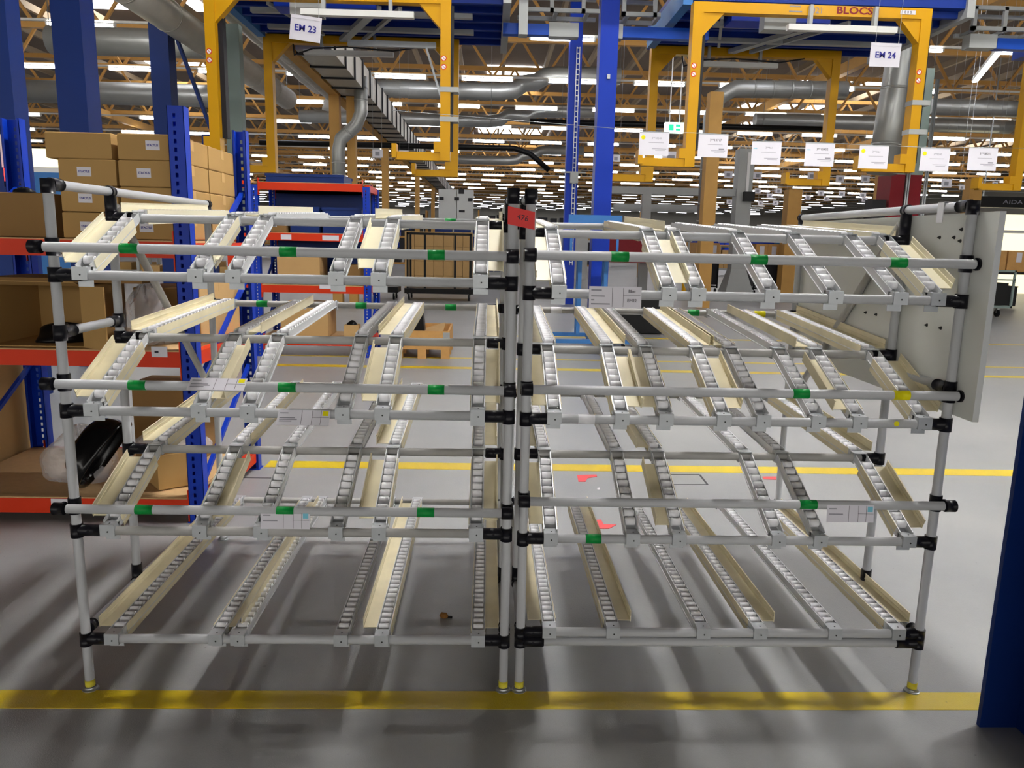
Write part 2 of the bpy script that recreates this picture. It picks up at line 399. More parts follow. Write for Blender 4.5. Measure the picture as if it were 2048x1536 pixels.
def shelf_label(parent, c, w, h, tilt, style, sw=0.0):
    """printed card held on a pipe; c = centre, tilt leans its top back"""
    t = math.radians(tilt); up = Vector((0, math.sin(t), math.cos(t))); nrm = Vector((0, -math.cos(t), math.sin(t))); ux = Vector((1, 0, sw)); c = Vector(c)
    o = c - ux * w / 2 - up * h / 2
    mb = MB().obox(o, ux * w, up * h, nrm * -.0014, 0)
    def ln(u0, u1, v0, v1, mi=1): mb.obox(o + ux * (u0 * w) + up * (v0 * h) + nrm * .0002, ux * ((u1 - u0) * w), up * ((v1 - v0) * h), nrm * .0003, mi)
    g = .006
    if style == 'bloc':
        ln(.44, .44 + g, .06, .94); ln(.65, .65 + g, .06, .94); ln(.65, .98, .60, .615)
        for v, e in ((.8, .24), (.52, .3), (.34, .1), (.16, .40)): ln(.04, e, v, v + .06, 2)
    else:
        ln(.46, .46 + g, .03, .97); ln(.66, .66 + g, .03, .97); ln(.83, .83 + g, .03, .97); ln(.66, .99, .5, .515)
        for v, e in ((.76, .2), (.45, .34), (.34, .38), (.23, .28))[:4 if style == 'y' else 2]: ln(.04, e, v, v + .06, 2)
        ln(.86, .97, .62, .93, 3)
    lb = part(mb, 'shelf_label', ['paper', 'ink', 'ink_grey', 'cyan' if style == 'c' else 'yellow_tape'], parent, {'bloc': 'white printed card with two boxed words', 'c': 'white printed card with a cyan corner patch', 'y': 'white printed card with a yellow corner patch'}[style])
    if style == 'bloc':
        for s_, v in (('Bloc', .79), ('EM22', .36)):
            tx = text(s_, h * .2, o + ux * (.82 * w) + up * (v * h) + nrm * .001, parent, 'ink', rot=(math.pi / 2 - t, 0, 0))
    return lb
def flow_rack(label, x0, x1, F, Mi, Re, F5, fences, fronts, mids, bottoms, tapes, ftapes, panel, out_left, dark):
    YM, YR, ZT = .361, 1.2355, 1.5456
    root = empty('flow_rack', ((x0 + x1) / 2, .62, 0), label, 'rack')
    for x in (x0, x1):
        for y, zb, zt in ((0, .012, ZT + .012), (YM, .214, ZT - .012), (YR, .012, ZT)):
            up = part(MB().cyl((x, y, zb), (x, y, zt), PR, 18), 'upright', 'pipe', root)
            if y != YM:
                ft = MB().cyl((x, y, 0), (x, y, .004), .0245, 18, 0).cyl((x, y, .004), (x, y, .011), .0235, 18, 0, r2=.016)
                part(ft, 'foot', 'steel', up, 'round metal levelling foot')
                if y == 0: part(MB().cyl((x, y, .013), (x, y, .034), .0148, 16), 'tape_band', 'yellow_pale', up, 'yellow tape band')
        outer = (x == x0) == out_left
        sr = part(MB().cyl((x, .016, ZT), (x, YR + .012, ZT), PR, 18), 'side_rail', 'pipe', root)
        br = part(MB().cyl((x, .02, .2), (x, YR - .02, .2), PR, 14), 'side_rail', 'pipe', root)
        j = MB(); j.cyl((x, 0, ZT - .026), (x, 0, ZT + (.014 if outer else .018)), .0185, 16); sleeve(j, (x, .012, ZT), (0, 1, 0), .052)
        part(j, 'pipe_joint', 'joint', root)
        j = MB(); j.cyl((x, YM - .012, ZT), (x, YM + .012, ZT), .0185, 16); j.cyl((x, YM, ZT - .012), (x, YM, ZT - .085), .0182, 16); part(j, 'pipe_joint', 'joint', root)
        j = MB(); j.cyl((x, YR - .004, ZT), (x, YR + .018, ZT), .018, 14); j.cyl((x, YR, ZT - .03), (x, YR, ZT + .01), .0182, 14); part(j, 'pipe_joint', 'joint', root)
        j = MB(); sleeve(j, (x, YM, .262), (0, 0, -1), .058); j.cyl((x, YM - .016, .2), (x, YM + .016, .2), .0185, 14); part(j, 'pipe_joint', 'joint', root)
        j = MB(); j.cyl((x, .018, .2), (x, .045, .2), .0185, 14); part(j, 'pipe_joint', 'joint', root)
        sgn = 1 if x == x0 else -1
        if outer:
            zz = 1.128 if out_left else 1.005
            part(MB().cyl((x, .02, zz), (x, YM - .02, zz), PR, 16), 'side_rail', 'pipe', root)
            j = MB(); j.cyl((x, 0, zz - .023), (x, 0, zz + .023), .0185, 16); sleeve(j, (x, .01, zz), (0, 1, 0), .06); part(j, 'pipe_joint', 'joint', root); j = MB()
            j.cyl((x, YM, zz - .023), (x, YM, zz + .023), .0185, 16); sleeve(j, (x, YM - .01, zz), (0, -1, 0), .05); part(j, 'pipe_joint', 'joint', root)
            part(MB().cyl((x + sgn * .0, YM + .03, 1.50), (x, YR - .03, .70), PR, 16), 'brace', 'pipe_dirty', root)
        lv = [(F[k], 0) for k in (1, 2, 3, 4)] + ([(F5, 0)] if F5 else []) + [(Mi[k], YM) for k in (1, 2, 3)] + [(Re[k], YR) for k in (1, 2, 3, 4)]
        for z, y in lv:
            j = MB(); hh = .021 if not (F5 and y == 0 and z < .25) else .017
            j.cyl((x, y, z - hh), (x, y, z + hh), .0188, 16); sleeve(j, (x + sgn * .010, y, z), (sgn, 0, 0), .062 if y == 0 else .055)
            j.cyl((x + sgn * .040, y - .0195, z + .003), (x + sgn * .040, y - .0178, z + .003), .003, 8)
            part(j, 'pipe_joint', 'joint', root)
    for k in (1, 2, 3, 4): part(MB().cyl((x0 + .02, 0, F[k]), (x1 - .02, 0, F[k]), PR, 18), 'front_rail', 'pipe' if k != 3 or not dark else 'pipe_dirty', root)
    if F5: part(MB().cyl((x0 + .02, 0, F5), (x1 - .02, 0, F5), PR, 18), 'front_rail', 'pipe', root)
    fr = [c for c in children(root) if c.name.startswith('front_rail')]
    for k in (1, 2, 3): part(MB().cyl((x0 + .02, YM, Mi[k]), (x1 - .02, YM, Mi[k]), PR, 18), 'mid_rail', 'pipe' if k == 1 else 'pipe_dirty', root)
    rr = {}
    for k in (1, 2, 3, 4): rr[k] = part(MB().cyl((x0 + .02, YR, Re[k]), (x1 - .02, YR, Re[k]), PR, 18), 'rear_rail', 'pipe' if k == 1 else 'pipe_dirty', root)
    fn = {}
    for k, z in fences.items():
        yf = -.032
        fn[k] = part(MB().cyl((x0 - .006, yf, z), (x1 + .006, yf, z), PR, 18), 'fence_rail', 'pipe', root)
        for x, s_ in ((x0, -1), (x1, 1)):
            outer = (x == x0) == out_left
            j = MB()
            if outer:
                a = x + s_ * (.014 if out_left else .010); j.cyl((a, yf, z), (a + s_ * .032, yf, z), .0185, 16); j.cyl((x, 0, z - .025), (x, 0, z + .025), .0185, 16); j.cyl((a + s_ * .016, yf, z), (a + s_ * .016, 0, z), .012, 10)
            else:
                j.cyl((x - .017, yf, z), (x + .017, yf, z), .0192, 16); j.cyl((x, yf + .005, z), (x, .0, z), .0175, 14); j.cyl((x, 0, z - .02), (x, 0, z + .02), .0185, 16)
            part(j, 'pipe_joint', 'joint', root)
    def band(parent, y, z, pa, pb, m, lab):
        xa, xb = [at(p, q, Y=y).x for p, q in (pa, pb)]
        part(MB().cyl((xa, y, z), (xb, y, z), PR + .0006, 18), 'tape_band', m, parent, lab)
    for kind, k, pa, pb, py, m in tapes:
        y, z, pt = {'f': (-.032, fences.get(k), fn.get(k)), 'r': (YR, Re.get(k), rr.get(k)), 'p': (0, F.get(k), fr[k - 1])}[kind]
        band(pt, y, z, (pa, py), (pb, py), m, {'green': 'green tape band', 'yellow_tape': 'yellow tape band', 'white_tape': 'white tape band'}[m])
    for k, items in fronts.items():
        for x, typ in items: track(root, x, 0, F[k], YM, Mi[k], typ, dirty=(k > 1 and typ != 'N'))
    for k, items in mids.items():
        for x, typ in items: track(root, x, YM, Mi[k], YR, Re[k], typ, dirty=(k > 1), front=False, last=True)
    for x, typ in bottoms: track(root, x, 0, F[4], YR, Re[4], typ, dirty=True, last=True)
    return root, fn, fr, rr
g = 'green'
LX0, LX1, RX0, RX1 = -1.2767, .0233, .0744, 1.357
F_L = {1: 1.2945, 2: .8989, 3: .5279, 4: .1725}; M_L = {1: 1.4632, 2: 1.072, 3: .6842}; R_L = {1: 1.494, 2: 1.1159, 3: .748, 4: .1971}
left, fnL, frL, rrL = flow_rack('grey pipe roller rack standing beside the orange and blue pallet racking', LX0, LX1, F_L, M_L, R_L, None,
    {1: 1.3725, 2: .9835, 3: .6065},
    {1: [(-1.2, 'L'), (-.877, 'S'), (-.771, 'N'), (-.48, 'N'), (-.359, 'L'), (-.066, 'R')],
     2: [(-1.198, 'L'), (-.889, 'R'), (-.747, 'N'), (-.469, 'N'), (-.353, 'L'), (-.070, 'R')],
     3: [(-1.179, 'L'), (-.9045, 'R'), (-.7215, 'N'), (-.4965, 'N'), (-.366, 'L'), (-.070, 'R')]},
    {1: [(-1.197, 'L'), (-.876, 'R'), (-.769, 'N'), (-.482, 'N'), (-.36, 'L'), (-.066, 'R')],
     2: [(-1.19, 'L'), (-.883, 'R'), (-.739, 'N'), (-.472, 'N'), (-.353, 'L'), (-.070, 'R')],
     3: [(-1.175, 'L'), (-.904, 'S'), (-.722, 'N'), (-.496, 'N'), (-.364, 'L'), (-.070, 'R')]},
    [(-1.192, 'L'), (-.875, 'R'), (-.807, 'N'), (-.488, 'N'), (-.361, 'L'), (-.059, 'R')],
    [('f', 1, 241, 278, 496, g), ('f', 1, 560, 594.5, 503, g), ('f', 1, 856, 890, 510, g), ('f', 2, 258.5, 293.5, 769, g), ('f', 2, 557.6, 593.5, 776, g), ('f', 2, 856, 889, 782, g),
     ('f', 3, 272, 307, 1018, g), ('f', 3, 554, 589, 1021, g), ('f', 3, 834.5, 869, 1024, g), ('r', 2, 514, 536, 607, g), ('r', 2, 712, 734, 612, g), ('r', 2, 891, 913, 615, g), ('r', 1, 890, 912, 443, g)],
    None, None, True, True)
F_R = {1: 1.2689, 2: .894, 3: .5146, 4: .2027}; M_R = {1: 1.4431, 2: 1.054, 3: .6837}; R_R = {1: 1.487, 2: 1.112, 3: .727, 4: .205}
right, fnR, frR, rrR = flow_rack('grey pipe roller rack with a white board screwed to its outer side', RX0, RX1, F_R, M_R, R_R, .1708,
    {1: 1.3785, 2: .9885, 3: .6445},
    {1: [(.161, 'L'), (.482, 'R'), (.568, 'N'), (.785, 'N'), (.973, 'N'), (1.166, 'N'), (1.279, 'R')],
     2: [(.159, 'L'), (.362, 'R'), (.495, 'L'), (.670, 'R'), (.790, 'N'), (.958, 'N'), (1.085, 'L'), (1.284, 'R')],
     3: [(.16, 'L'), (.414, 'N'), (.558, 'L'), (.869, 'N'), (1.0, 'N'), (1.281, 'R')]},
    {1: [(.165, 'L'), (.485, 'R'), (.576, 'N'), (.785, 'N'), (.975, 'N'), (1.168, 'N'), (1.282, 'R')],
     2: [(.168, 'L'), (.368, 'R'), (.493, 'N'), (.680, 'R'), (.795, 'L'), (.97, 'N'), (1.10, 'L'), (1.287, 'R')],
     3: [(.157, 'L'), (.413, 'N'), (.558, 'L'), (.867, 'N'), (1.0, 'N'), (1.28, 'R')]},
    [(.165, 'L'), (.367, 'R'), (.654, 'N'), (.836, 'R'), (1.077, 'N'), (1.283, 'R')],
    [('f', 1, 1221.5, 1257, 513, g), ('f', 1, 1499, 1533, 518, g), ('f', 1, 1778, 1812, 524, g), ('f', 2, 1584, 1617, 788, g), ('f', 2, 1785, 1817, 792, 'yellow_tape'),
     ('f', 3, 1597.5, 1632, 1009, g), ('p', 3, 1170.6, 1202, 1077, g), ('p', 2, 1156, 1189, 838, 'white_tape'), ('r', 2, 1375, 1398, 618, g), ('r', 2, 1508, 1530, 620, 'yellow_tape'), ('r', 2, 1102, 1123, 610, 'white_tape')],
    None, None, False, False)
# rollers: the hundred nearest of each rack as sub-parts, the others as one mesh
for root in (left, right):
    rs = sorted([r for r in ROLLERS if r[3] == root], key=lambda r: r[0])
    for _, t, p, _r2 in rs[:100]:
        o = bpy.data.objects.new('roller', roller_mesh); C.objects.link(o); o.parent = t; o.location = p
    mb = MB(); pv = [tuple(v.co) for v in roller_mesh.vertices]; pf = [tuple(q.vertices) for q in roller_mesh.polygons]; ps = [q.use_smooth for q in roller_mesh.polygons]
    for _, t, p, _r2 in rs[100:]: mb.add([(v[0] + p.x, v[1] + p.y, v[2] + p.z) for v in pv], pf, 0, list(ps))
    part(mb, 'rollers', 'roller', root)['kind'] = 'stuff'
# white side board of the right rack
pn = part(MB().box(1.3735, 1.3915, -.10, 1.28, .925, 1.527), 'side_panel', 'panel', right, 'white board on the outer side')
for px, py in ((1880, 475), (1909, 475), (1732, 625), (1753, 629), (1854, 650), (1882, 656), (1924, 459), (1921, 482)):
    p = at(px, py, X=1.3735); part(MB().cyl(p + Vector((-.009, 0, 0)), p, .001, 8, r2=.006), 'screw', 'screw', pn)
tp = at(1890, 440, X=1.357); part(MB().box(1.341, 1.3425, tp.y - .012, tp.y + .02, 1.50, 1.56).box(1.341, 1.372, tp.y - .012, tp.y + .02, 1.5605, 1.562), 'tape_strip', 'white_tape', right, 'strip of white tape hanging from the side rail')
yd = at(1794, 843, Y=-.015); part(MB().cyl((yd.x, -.0155, F_R[2] + .003), (yd.x, -.0135, F_R[2] + .003), .008, 14), 'sticker', 'yellow_tape', frR[1], 'round yellow sticker')
# printed cards on the pipes
shelf_label(fnL[2], (at(433, 771, Y=-.05).x, -.044, .993), .162, .05, 58, 'y')
shelf_label(frL[1], (at(606, 828, Y=-.03).x, -.026, .893), .152, .05, 40, 'y')
shelf_label(fnL[3], (at(570, 1037, Y=-.05).x, -.048, .583), .145, .052, 8, 'c')
shelf_label(frR[0], (at(1231, 598, Y=-.03).x, -.024, 1.262), .152, .062, 6, 'bloc')
shelf_label(fnR[3], (at(1702, 1022, Y=-.05).x, -.049, .622), .145, .053, 6, 'c')
# red tag across the two middle uprights
a, b = at(1016, 412, Y=-.017), at(1070, 424, Y=-.017); c_ = at(1015, 448, Y=-.017)
sl = (b.z - a.z) / (b.x - a.x)
rt = MB().obox((a.x, -.0185, c_.z), (b.x - a.x, 0, b.z - a.z), (0, 0, a.z - c_.z), (0, .0012, 0))
rtag = single(rt, 'paper_tag', 'red_paper', 'red paper tag taped across the two middle uprights of the racks', 'tag')
text('476', .022, ((a.x + b.x) / 2 + .004, -.0195, (a.z + c_.z + b.z - a.z) / 2), rtag, 'ink', rot=(math.pi / 2, math.atan(-sl), 0))

# ---------------------------------------------------------------- pallet racking with cartons
def upright_mb(x0, x1, y0, y1, z1, face=-1):
    """open C-section post with a real column of holes in its front plate"""
    mb = MB(); t = .0025; w = x1 - x0; yf = y0 if face < 0 else y1 - t
    xc = x0 + w * .42; hw = .0065
    mb.box(x0, xc - hw, yf, yf + t, 0, z1); mb.box(xc + hw, x1, yf, yf + t, 0, z1)
    z = .02; pit = .0375
    zz = 0.0
    while z < z1 - .03:
        mb.box(xc - hw, xc + hw, yf, yf + t, zz, z); zz = z + .020; z += pit
    mb.box(xc - hw, xc + hw, yf, yf + t, zz, z1)
    mb.box(x0, x0 + t, y0, y1, 0, z1); mb.box(x1 - t, x1, y0, y1, 0, z1)
    yb = y1 - t if face < 0 else y0
    mb.box(x0, x0 + .014, yb, yb + t, 0, z1); mb.box(x1 - .014, x1, yb, yb + t, 0, z1)
    mb.box(x0 - .008, x1 + .008, y0 - .008, y1 + .008, 0, .006)
    return mb
def pallet_rack(x0, x1, y0, y1, h, levels, label, bh=.075, w=.075, hl=None, blue='blue', boards=None, wl=1.0):
    root = empty('pallet_rack', ((x0 + x1) / 2, (y0 + y1) / 2, 0), label, 'racking')
    for xa, w in ((x0, w * wl), (x1 - w, w)):
        hh = h if xa != x0 or hl is None else hl
        part(upright_mb(xa, xa + w, y0, y0 + .065, hh), 'upright', blue, root); part(upright_mb(xa, xa + w, y1 - .065, y1, hh + .015, 1), 'upright', blue, root)
        br = MB(); zs = [.15, .65, 1.15, 1.65]
        for i in range(len(zs) - 1):
            if zs[i + 1] < hh: br.bar((xa + w / 2, y0 + .05, zs[i]), (xa + w / 2, y1 - .05, zs[i + 1]), .022, .022)
        part(br, 'frame_brace', blue, root)
    for i, z in enumerate(levels):
        for yy in (y0 + .006, y1 - .05): part(MB().box(x0 + w, x1 - w, yy, yy + .044, z - bh, z).box(x0 + w, x0 + w + .006, yy - .008, yy + .05, z - bh - .06, z + .05).box(x1 - w - .006, x1 - w, yy - .008, yy + .05, z - bh - .06, z + .05), 'beam', 'orange', root)
        if boards is None or boards[i]:
            part(MB().box(x0 + .01, x1 - w - .006, y0 + .05, y1 - .055, z - .012, z + .006).box(x0 + w, x1 - w - .006, y0 + .01, y0 + .055, z, z + .006), 'shelf_board', 'chipboard', root)
        part(MB().box(x1 - w + .012, x1 - .012, y0 + .066, y1 - .066, z - bh + .005, z - .005), 'side_beam', 'orange', root)
    return root
YR0, YR1 = 1.45, 2.42
rackL = pallet_rack(-2.80, -1.437, YR0, YR1, 1.985, [.117, .857, 1.377], 'tall racking with blue perforated posts and orange beams, loaded with cartons, beside the roller racks', hl=2.02, wl=1.4)
for px, py, z, w, h in ((318, 704, .825, .075, .05), (119, 1008, .08, .085, .05), (130, 507, 1.335, .10, .035)):
    p = at(px, py, Y=YR0); mb = MB().box(p.x - w / 2, p.x + w / 2, YR0 + .0035, YR0 + .0055, p.z - h / 2, p.z + h / 2, 0)
    mb.box(p.x - w * .3, p.x - w * .05, YR0 + .003, YR0 + .0035, p.z - h * .12, p.z + h * .1, 1)
    part(mb, 'beam_label', ['paper', 'ink'], rackL, 'white paper label on the orange beam')
def carton_mb(w, d, h, m=0):
    mb = MB(); r = .004
    # bevelled block
    vs = []
    for z, e in ((0, r), (r, 0), (h - r, 0), (h, r)):
        vs += [(-w / 2 + e, -d / 2 + e, z), (w / 2 - e, -d / 2 + e, z), (w / 2 - e, d / 2 - e, z), (-w / 2 + e, d / 2 - e, z)]
    fs = [(3, 2, 1, 0), (12, 13, 14, 15)]
    for k in range(3):
        for i in range(4): fs.append((k * 4 + i, k * 4 + (i + 1) % 4, k * 4 + 4 + (i + 1) % 4, k * 4 + 4 + i))
    mb.add(vs, fs, m)
    mb.box(-w / 2 + .01, w / 2 - .01, -.002, .002, h - .0005, h + .001, m)
    mb.box(-w / 2 - .0006, w / 2 + .0006, -.022, .022, h - .05, h + .0012, m + 1)
    return mb
def carton(loc, w, d, h, label, rot=0, mats=('carton', 'carton_light'), sticker=None, group=None, cat='box'):
    o = part(carton_mb(w, d, h), 'carton', list(mats)); o.location = loc; o.rotation_euler.z = rot
    tag(o, label, cat, group)
    if sticker is not None:
        dx, dz = sticker
        st = MB().box(dx - .032, dx + .032, -d / 2 - .0012, -d / 2, dz - .021, dz + .021)
        so = bpy.data.objects.new('sticker', st.mesh('sticker', ['paper'])); C.objects.link(so); so.parent = o; so['label'] = 'white sticker with blue letters'
        t = text('STACYLIS', .0135, (dx, -d / 2 - .0016, dz), so, 'sign_blue', bold=.0004, sx=.92)
    return o
zrow = [1.386, 1.5085, 1.6290, 1.7495]; hc = .1185
ord_ = ['bottom', 'second', 'third', 'top']
for col in (0, 1):
    for r_ in range(4):
        xc = (-1.921, -1.645)[col]; w = .262
        if (col, r_) == (0, 3): xc, w = -1.956, .300
        st = {(0, 0): (-.02, .055), (0, 1): (-.02, .062), (0, 2): (-.015, .062), (1, 0): (-.02, .055), (1, 2): (-.015, .062), (1, 3): (.03, .068)}.get((col, r_))
        carton((xc, 1.52 + .215 + (r_ % 2) * .006, zrow[r_]), w, .43, hc, 'long carton in the %s row of the top shelf stack, %s' % (ord_[r_], ('beside the big dull carton', 'against the blue post')[col]), R.uniform(-.006, .006), sticker=st, group='cartons stacked on the top shelf')
for r_ in range(4):
    carton((-1.645, 2.175 + R.uniform(-.006, .006), zrow[r_]), .268, .43, hc, 'long carton in the %s row, rear of the stack behind the blue post' % ord_[r_], R.uniform(-.006, .006), group='cartons stacked on the top shelf')
carton((-2.365, 1.86, 1.386), .475, .62, .205, 'big dull brown carton lying on the top shelf beside the sticker carton stack', mats=('carton_dark', 'carton_dark'))
def lump_mb(c, rx, ry, rz, seed, nu=18, nv=9, amp=.18, base=True):
    rr_ = random.Random(seed); ph = [rr_.uniform(0, 6.28) for _ in range(8)]; vs = []; fs = []
    for j in range(nv + 1):
        t = (j / nv) * math.pi * (.5 if base else 1)
        for i in range(nu):
            a = 2 * math.pi * i / nu
            k = 1 + amp * (math.sin(3 * a + ph[0] + 2 * t) * .5 + math.sin(5 * a + ph[1] - 3 * t) * .3 + math.sin(2 * a + 4 * t + ph[2]) * .4)
            s_ = math.sin(t) if j else .02
            vs.append((c[0] + rx * k * s_ * math.cos(a), c[1] + ry * k * s_ * math.sin(a), c[2] + rz * (math.cos(t) if base else 1 + math.cos(t)) * (1 + amp * .6 * math.sin(4 * a + ph[3]))))
    for j in range(nv):
        for i in range(nu): fs.append((j * nu + i, (j + 1) * nu + i, (j + 1) * nu + (i + 1) % nu, j * nu + (i + 1) % nu))
    fs.append(tuple(range(nu)))
    fs.append(tuple(nv * nu + i for i in range(nu - 1, -1, -1)))
    return MB().add(vs, fs, 0, True)
single(lump_mb((-2.33, 1.72, 1.593), .05, .05, .03, 3), 'black_cloth', 'black', 'crumpled black cloth lying on top of the big dull carton', 'cloth')
# middle shelf: carton on its side with its mouth to the front
oc = MB(); x0, x1, y0, y1, z0, z1, t = -2.44, -1.985, 1.50, 1.95, .866, 1.165, .005
oc.box(x0, x1, y0, y1, z0, z0 + t).box(x0, x1, y0, y1, z1 - t, z1).box(x0, x0 + t, y0, y1, z0, z1).box(x1 - t, x1, y0, y1, z0, z1).box(x0, x1, y1 - t, y1, z0, z1)
oc.obox((x1 - t, y0, z0), (.165, -.11, 0), (.003, .004, 0), (0, 0, z1 - z0)); oc.obox((x0, y0, z1 - t), (x1 - x0, 0, 0), (0, -.06, .02), (0, 0, .004))
single(oc, 'open_carton', 'carton', 'open brown carton lying on its side on the middle shelf, mouth to the front', 'box')
single(lump_mb((-2.18, 1.70, .873), .15, .11, .085, 5), 'black_cloth', 'black', 'black cloth inside the open carton on the middle shelf', 'cloth')
single(MB().obox((-2.45, 1.53, 1.172), (.72, .05, .0), (0, .35, 0), (0, 0, .022)), 'flat_carton', 'carton_dark', 'flattened dark carton lying on top of the open carton, middle shelf', 'box')
carton((-1.735, 2.06, .866), .33, .40, .27, 'dull brown carton behind the open carton on the middle shelf', mats=('carton_dark', 'carton'))
carton((-1.535, 2.03, .866), .055, .62, .30, 'pale carton standing at the end of the middle shelf behind the blue post', mats=('carton_light', 'carton_light'))
single(lump_mb((-1.75, 1.66, .872), .13, .09, .26, 11, amp=.3), 'plastic_bag', 'plastic_bag', 'crumpled clear plastic bag on the middle shelf beside the blue post', 'bag')
# lower shelf
carton((-3.06, 1.98, 0), .44, .92, .67, 'large brown carton standing on the floor at the far end of the racking', mats=('carton_light', 'carton'))
single(lump_mb((-2.22, 1.82, .126), .20, .15, .25, 21, nu=26, nv=12, amp=.22), 'plastic_bag', 'plastic_bag', 'crumpled clear plastic bag lying beside the black hood on the lower shelf', 'bag')
hd = MB(); vs = []; nu, nv = 22, 10                       # shiny black moulded hood, tipped on its side
Rm = Matrix.Rotation(math.radians(-58), 3, 'Y') @ Matrix.Rotation(.35, 3, 'Z')
for sh in (1.0, .94):
    for j in range(nv + 1):
        tt = j / nv * math.pi / 2
        for i in range(nu):
            a = 2 * math.pi * i / nu; ca, sa = math.cos(a), math.sin(a); sq = (abs(ca) ** 3 + abs(sa) ** 3) ** (-1 / 3)
            rr_ = (math.sin(tt) ** .55 if j else .01) * (1.08 if j == nv else 1)
            vs.append(Rm @ Vector((.185 * sh * sq * ca * rr_, .13 * sh * sq * sa * rr_, .15 * sh * math.cos(tt))) + Vector((-1.985, 1.62, .248)))
fs = []; nr = (nv + 1) * nu
for L_ in (0, 1):
    for j in range(nv):
        for i in range(nu):
            q = (L_ * nr + j * nu + i, L_ * nr + (j + 1) * nu + i, L_ * nr + (j + 1) * nu + (i + 1) % nu, L_ * nr + j * nu + (i + 1) % nu); fs.append(q if L_ == 0 else q[::-1])
for i in range(nu): fs.append((nv * nu + i, nr + nv * nu + i, nr + nv * nu + (i + 1) % nu, nv * nu + (i + 1) % nu))
hd.add(vs, fs, 0, True)
mnz = min(v[2] for v in hd.v); hd.v = [(v[0], v[1], v[2] - mnz + .126) for v in hd.v]
single(hd, 'black_hood', 'black_gloss', 'shiny black moulded plastic hood tipped over on the lower shelf', 'cover')
cb = carton((-1.70, 1.75, .126), .24, .30, .185, 'brown carton turned cornerwise on the lower shelf next to the blue post', rot=math.radians(38), mats=('carton', 'carton_light'))
single(lump_mb((-1.69, 1.76, .313), .17, .13, .13, 31, nu=24, amp=.28), 'plastic_bag', 'plastic_bag', 'clear plastic liner spilling over the cornerwise carton on the lower shelf', 'bag')
carton((-1.86, 2.20, .126), .36, .26, .46, 'upright dark carton at the back of the lower shelf', mats=('carton_dark', 'carton_dark'))
single(MB().obox((-1.82, 2.045, .33), (.13, .01, 0), (0, .0025, 0), (0, .0, .09)), 'paper_sheet', 'paper', 'white paper sheet leaning on the dark carton at the back of the lower shelf', 'paper')

# ---------------------------------------------------------------- second racking further back
rackB = pallet_rack(-2.79, -1.43, 6.95, 7.75, 1.99, [.22, .845, 1.45, 2.02], 'blue and orange racking standing behind the first one, with dark blue bins', w=.08, bh=.085)
back_panel = part(MB().box(-2.71, -1.51, 7.70, 7.715, .9, 2.06), 'back_panel', 'blue_dark', rackB)
for px, py, w in ((572, 474, .12), (661, 476, .19), (655, 573, .19), (700, 680, .15)):
    p = at(px, py, Y=6.95); part(MB().box(p.x - w / 2, p.x + w / 2, 6.9535, 6.9555, p.z - .028, p.z + .028), 'beam_label', 'paper', rackB, 'white paper label on the orange beam')
def bin_(loc, w, d, h, label, m='blue_dark', group=None):
    mb = MB(); t = .012
    mb.box(-w / 2, w / 2, -d / 2, d / 2, 0, t).box(-w / 2, -w / 2 + t, -d / 2, d / 2, t, h).box(w / 2 - t, w / 2, -d / 2, d / 2, t, h).box(-w / 2 + t, w / 2 - t, -d / 2, -d / 2 + t, t, h).box(-w / 2 + t, w / 2 - t, d / 2 - t, d / 2, t, h)
    mb.box(-w / 2 - .008, w / 2 + .008, -d / 2 - .010, -d / 2, h - .03, h).box(-w / 2 - .008, w / 2 + .008, d / 2, d / 2 + .01, h - .03, h)
    o = part(mb, 'plastic_bin', m); o.location = loc; return tag(o, label, 'bin', group)
bin_((-2.22, 7.36, 1.458), .34, .5, .30, 'dark blue bin in the middle of the second racking'); bin_((-1.78, 7.36, 1.458), .46, .5, .30, 'dark blue bin next to the near post of the second racking')
bin_((-2.2, 7.36, 2.028), .9, .55, .10, 'flat dark blue tray on top of the second racking')
carton((-2.52, 7.22, 1.458), .18, .3, .22, 'small brown carton among the bins of the second racking', mats=('carton_dark', 'carton_dark'))
carton((-2.24, 7.30, .228), .56, .5, .40, 'brown carton low in the second racking', mats=('carton_light', 'carton'))
carton((-1.72, 7.30, .853), .36, .45, .24, 'dull carton on the second shelf of the second racking', mats=('carton_dark', 'carton_dark'))
carton((-2.30, 7.30, .853), .50, .45, .42, 'pale carton on the second shelf of the second racking', mats=('carton_light', 'carton'))
cc = carton((-1.67, 7.05, .228), .17, .18, .16, 'little open carton with black parts at the edge of the second racking', mats=('carton_light', 'carton'))
part(lump_mb((-1.67, 7.05, .385), .06, .06, .05, 8), 'black_parts', 'black', None); bpy.data.objects['black_parts'].parent = cc; bpy.data.objects['black_parts'].location = (1.67, -7.05, -.228)
single(MB().box(-2.98, -2.80, 6.95, 7.0, .80, .86).box(-3.0, -2.80, 6.95, 7.0, 1.95, 2.03).box(-3.0, -2.8, 6.95, 7.0, 1.37, 1.45).box(-3.08, -2.99, 6.93, 7.0, 0, 2.1), 'rack_end', 'orange', 'end of a further orange beam rack left of the second racking', 'racking')
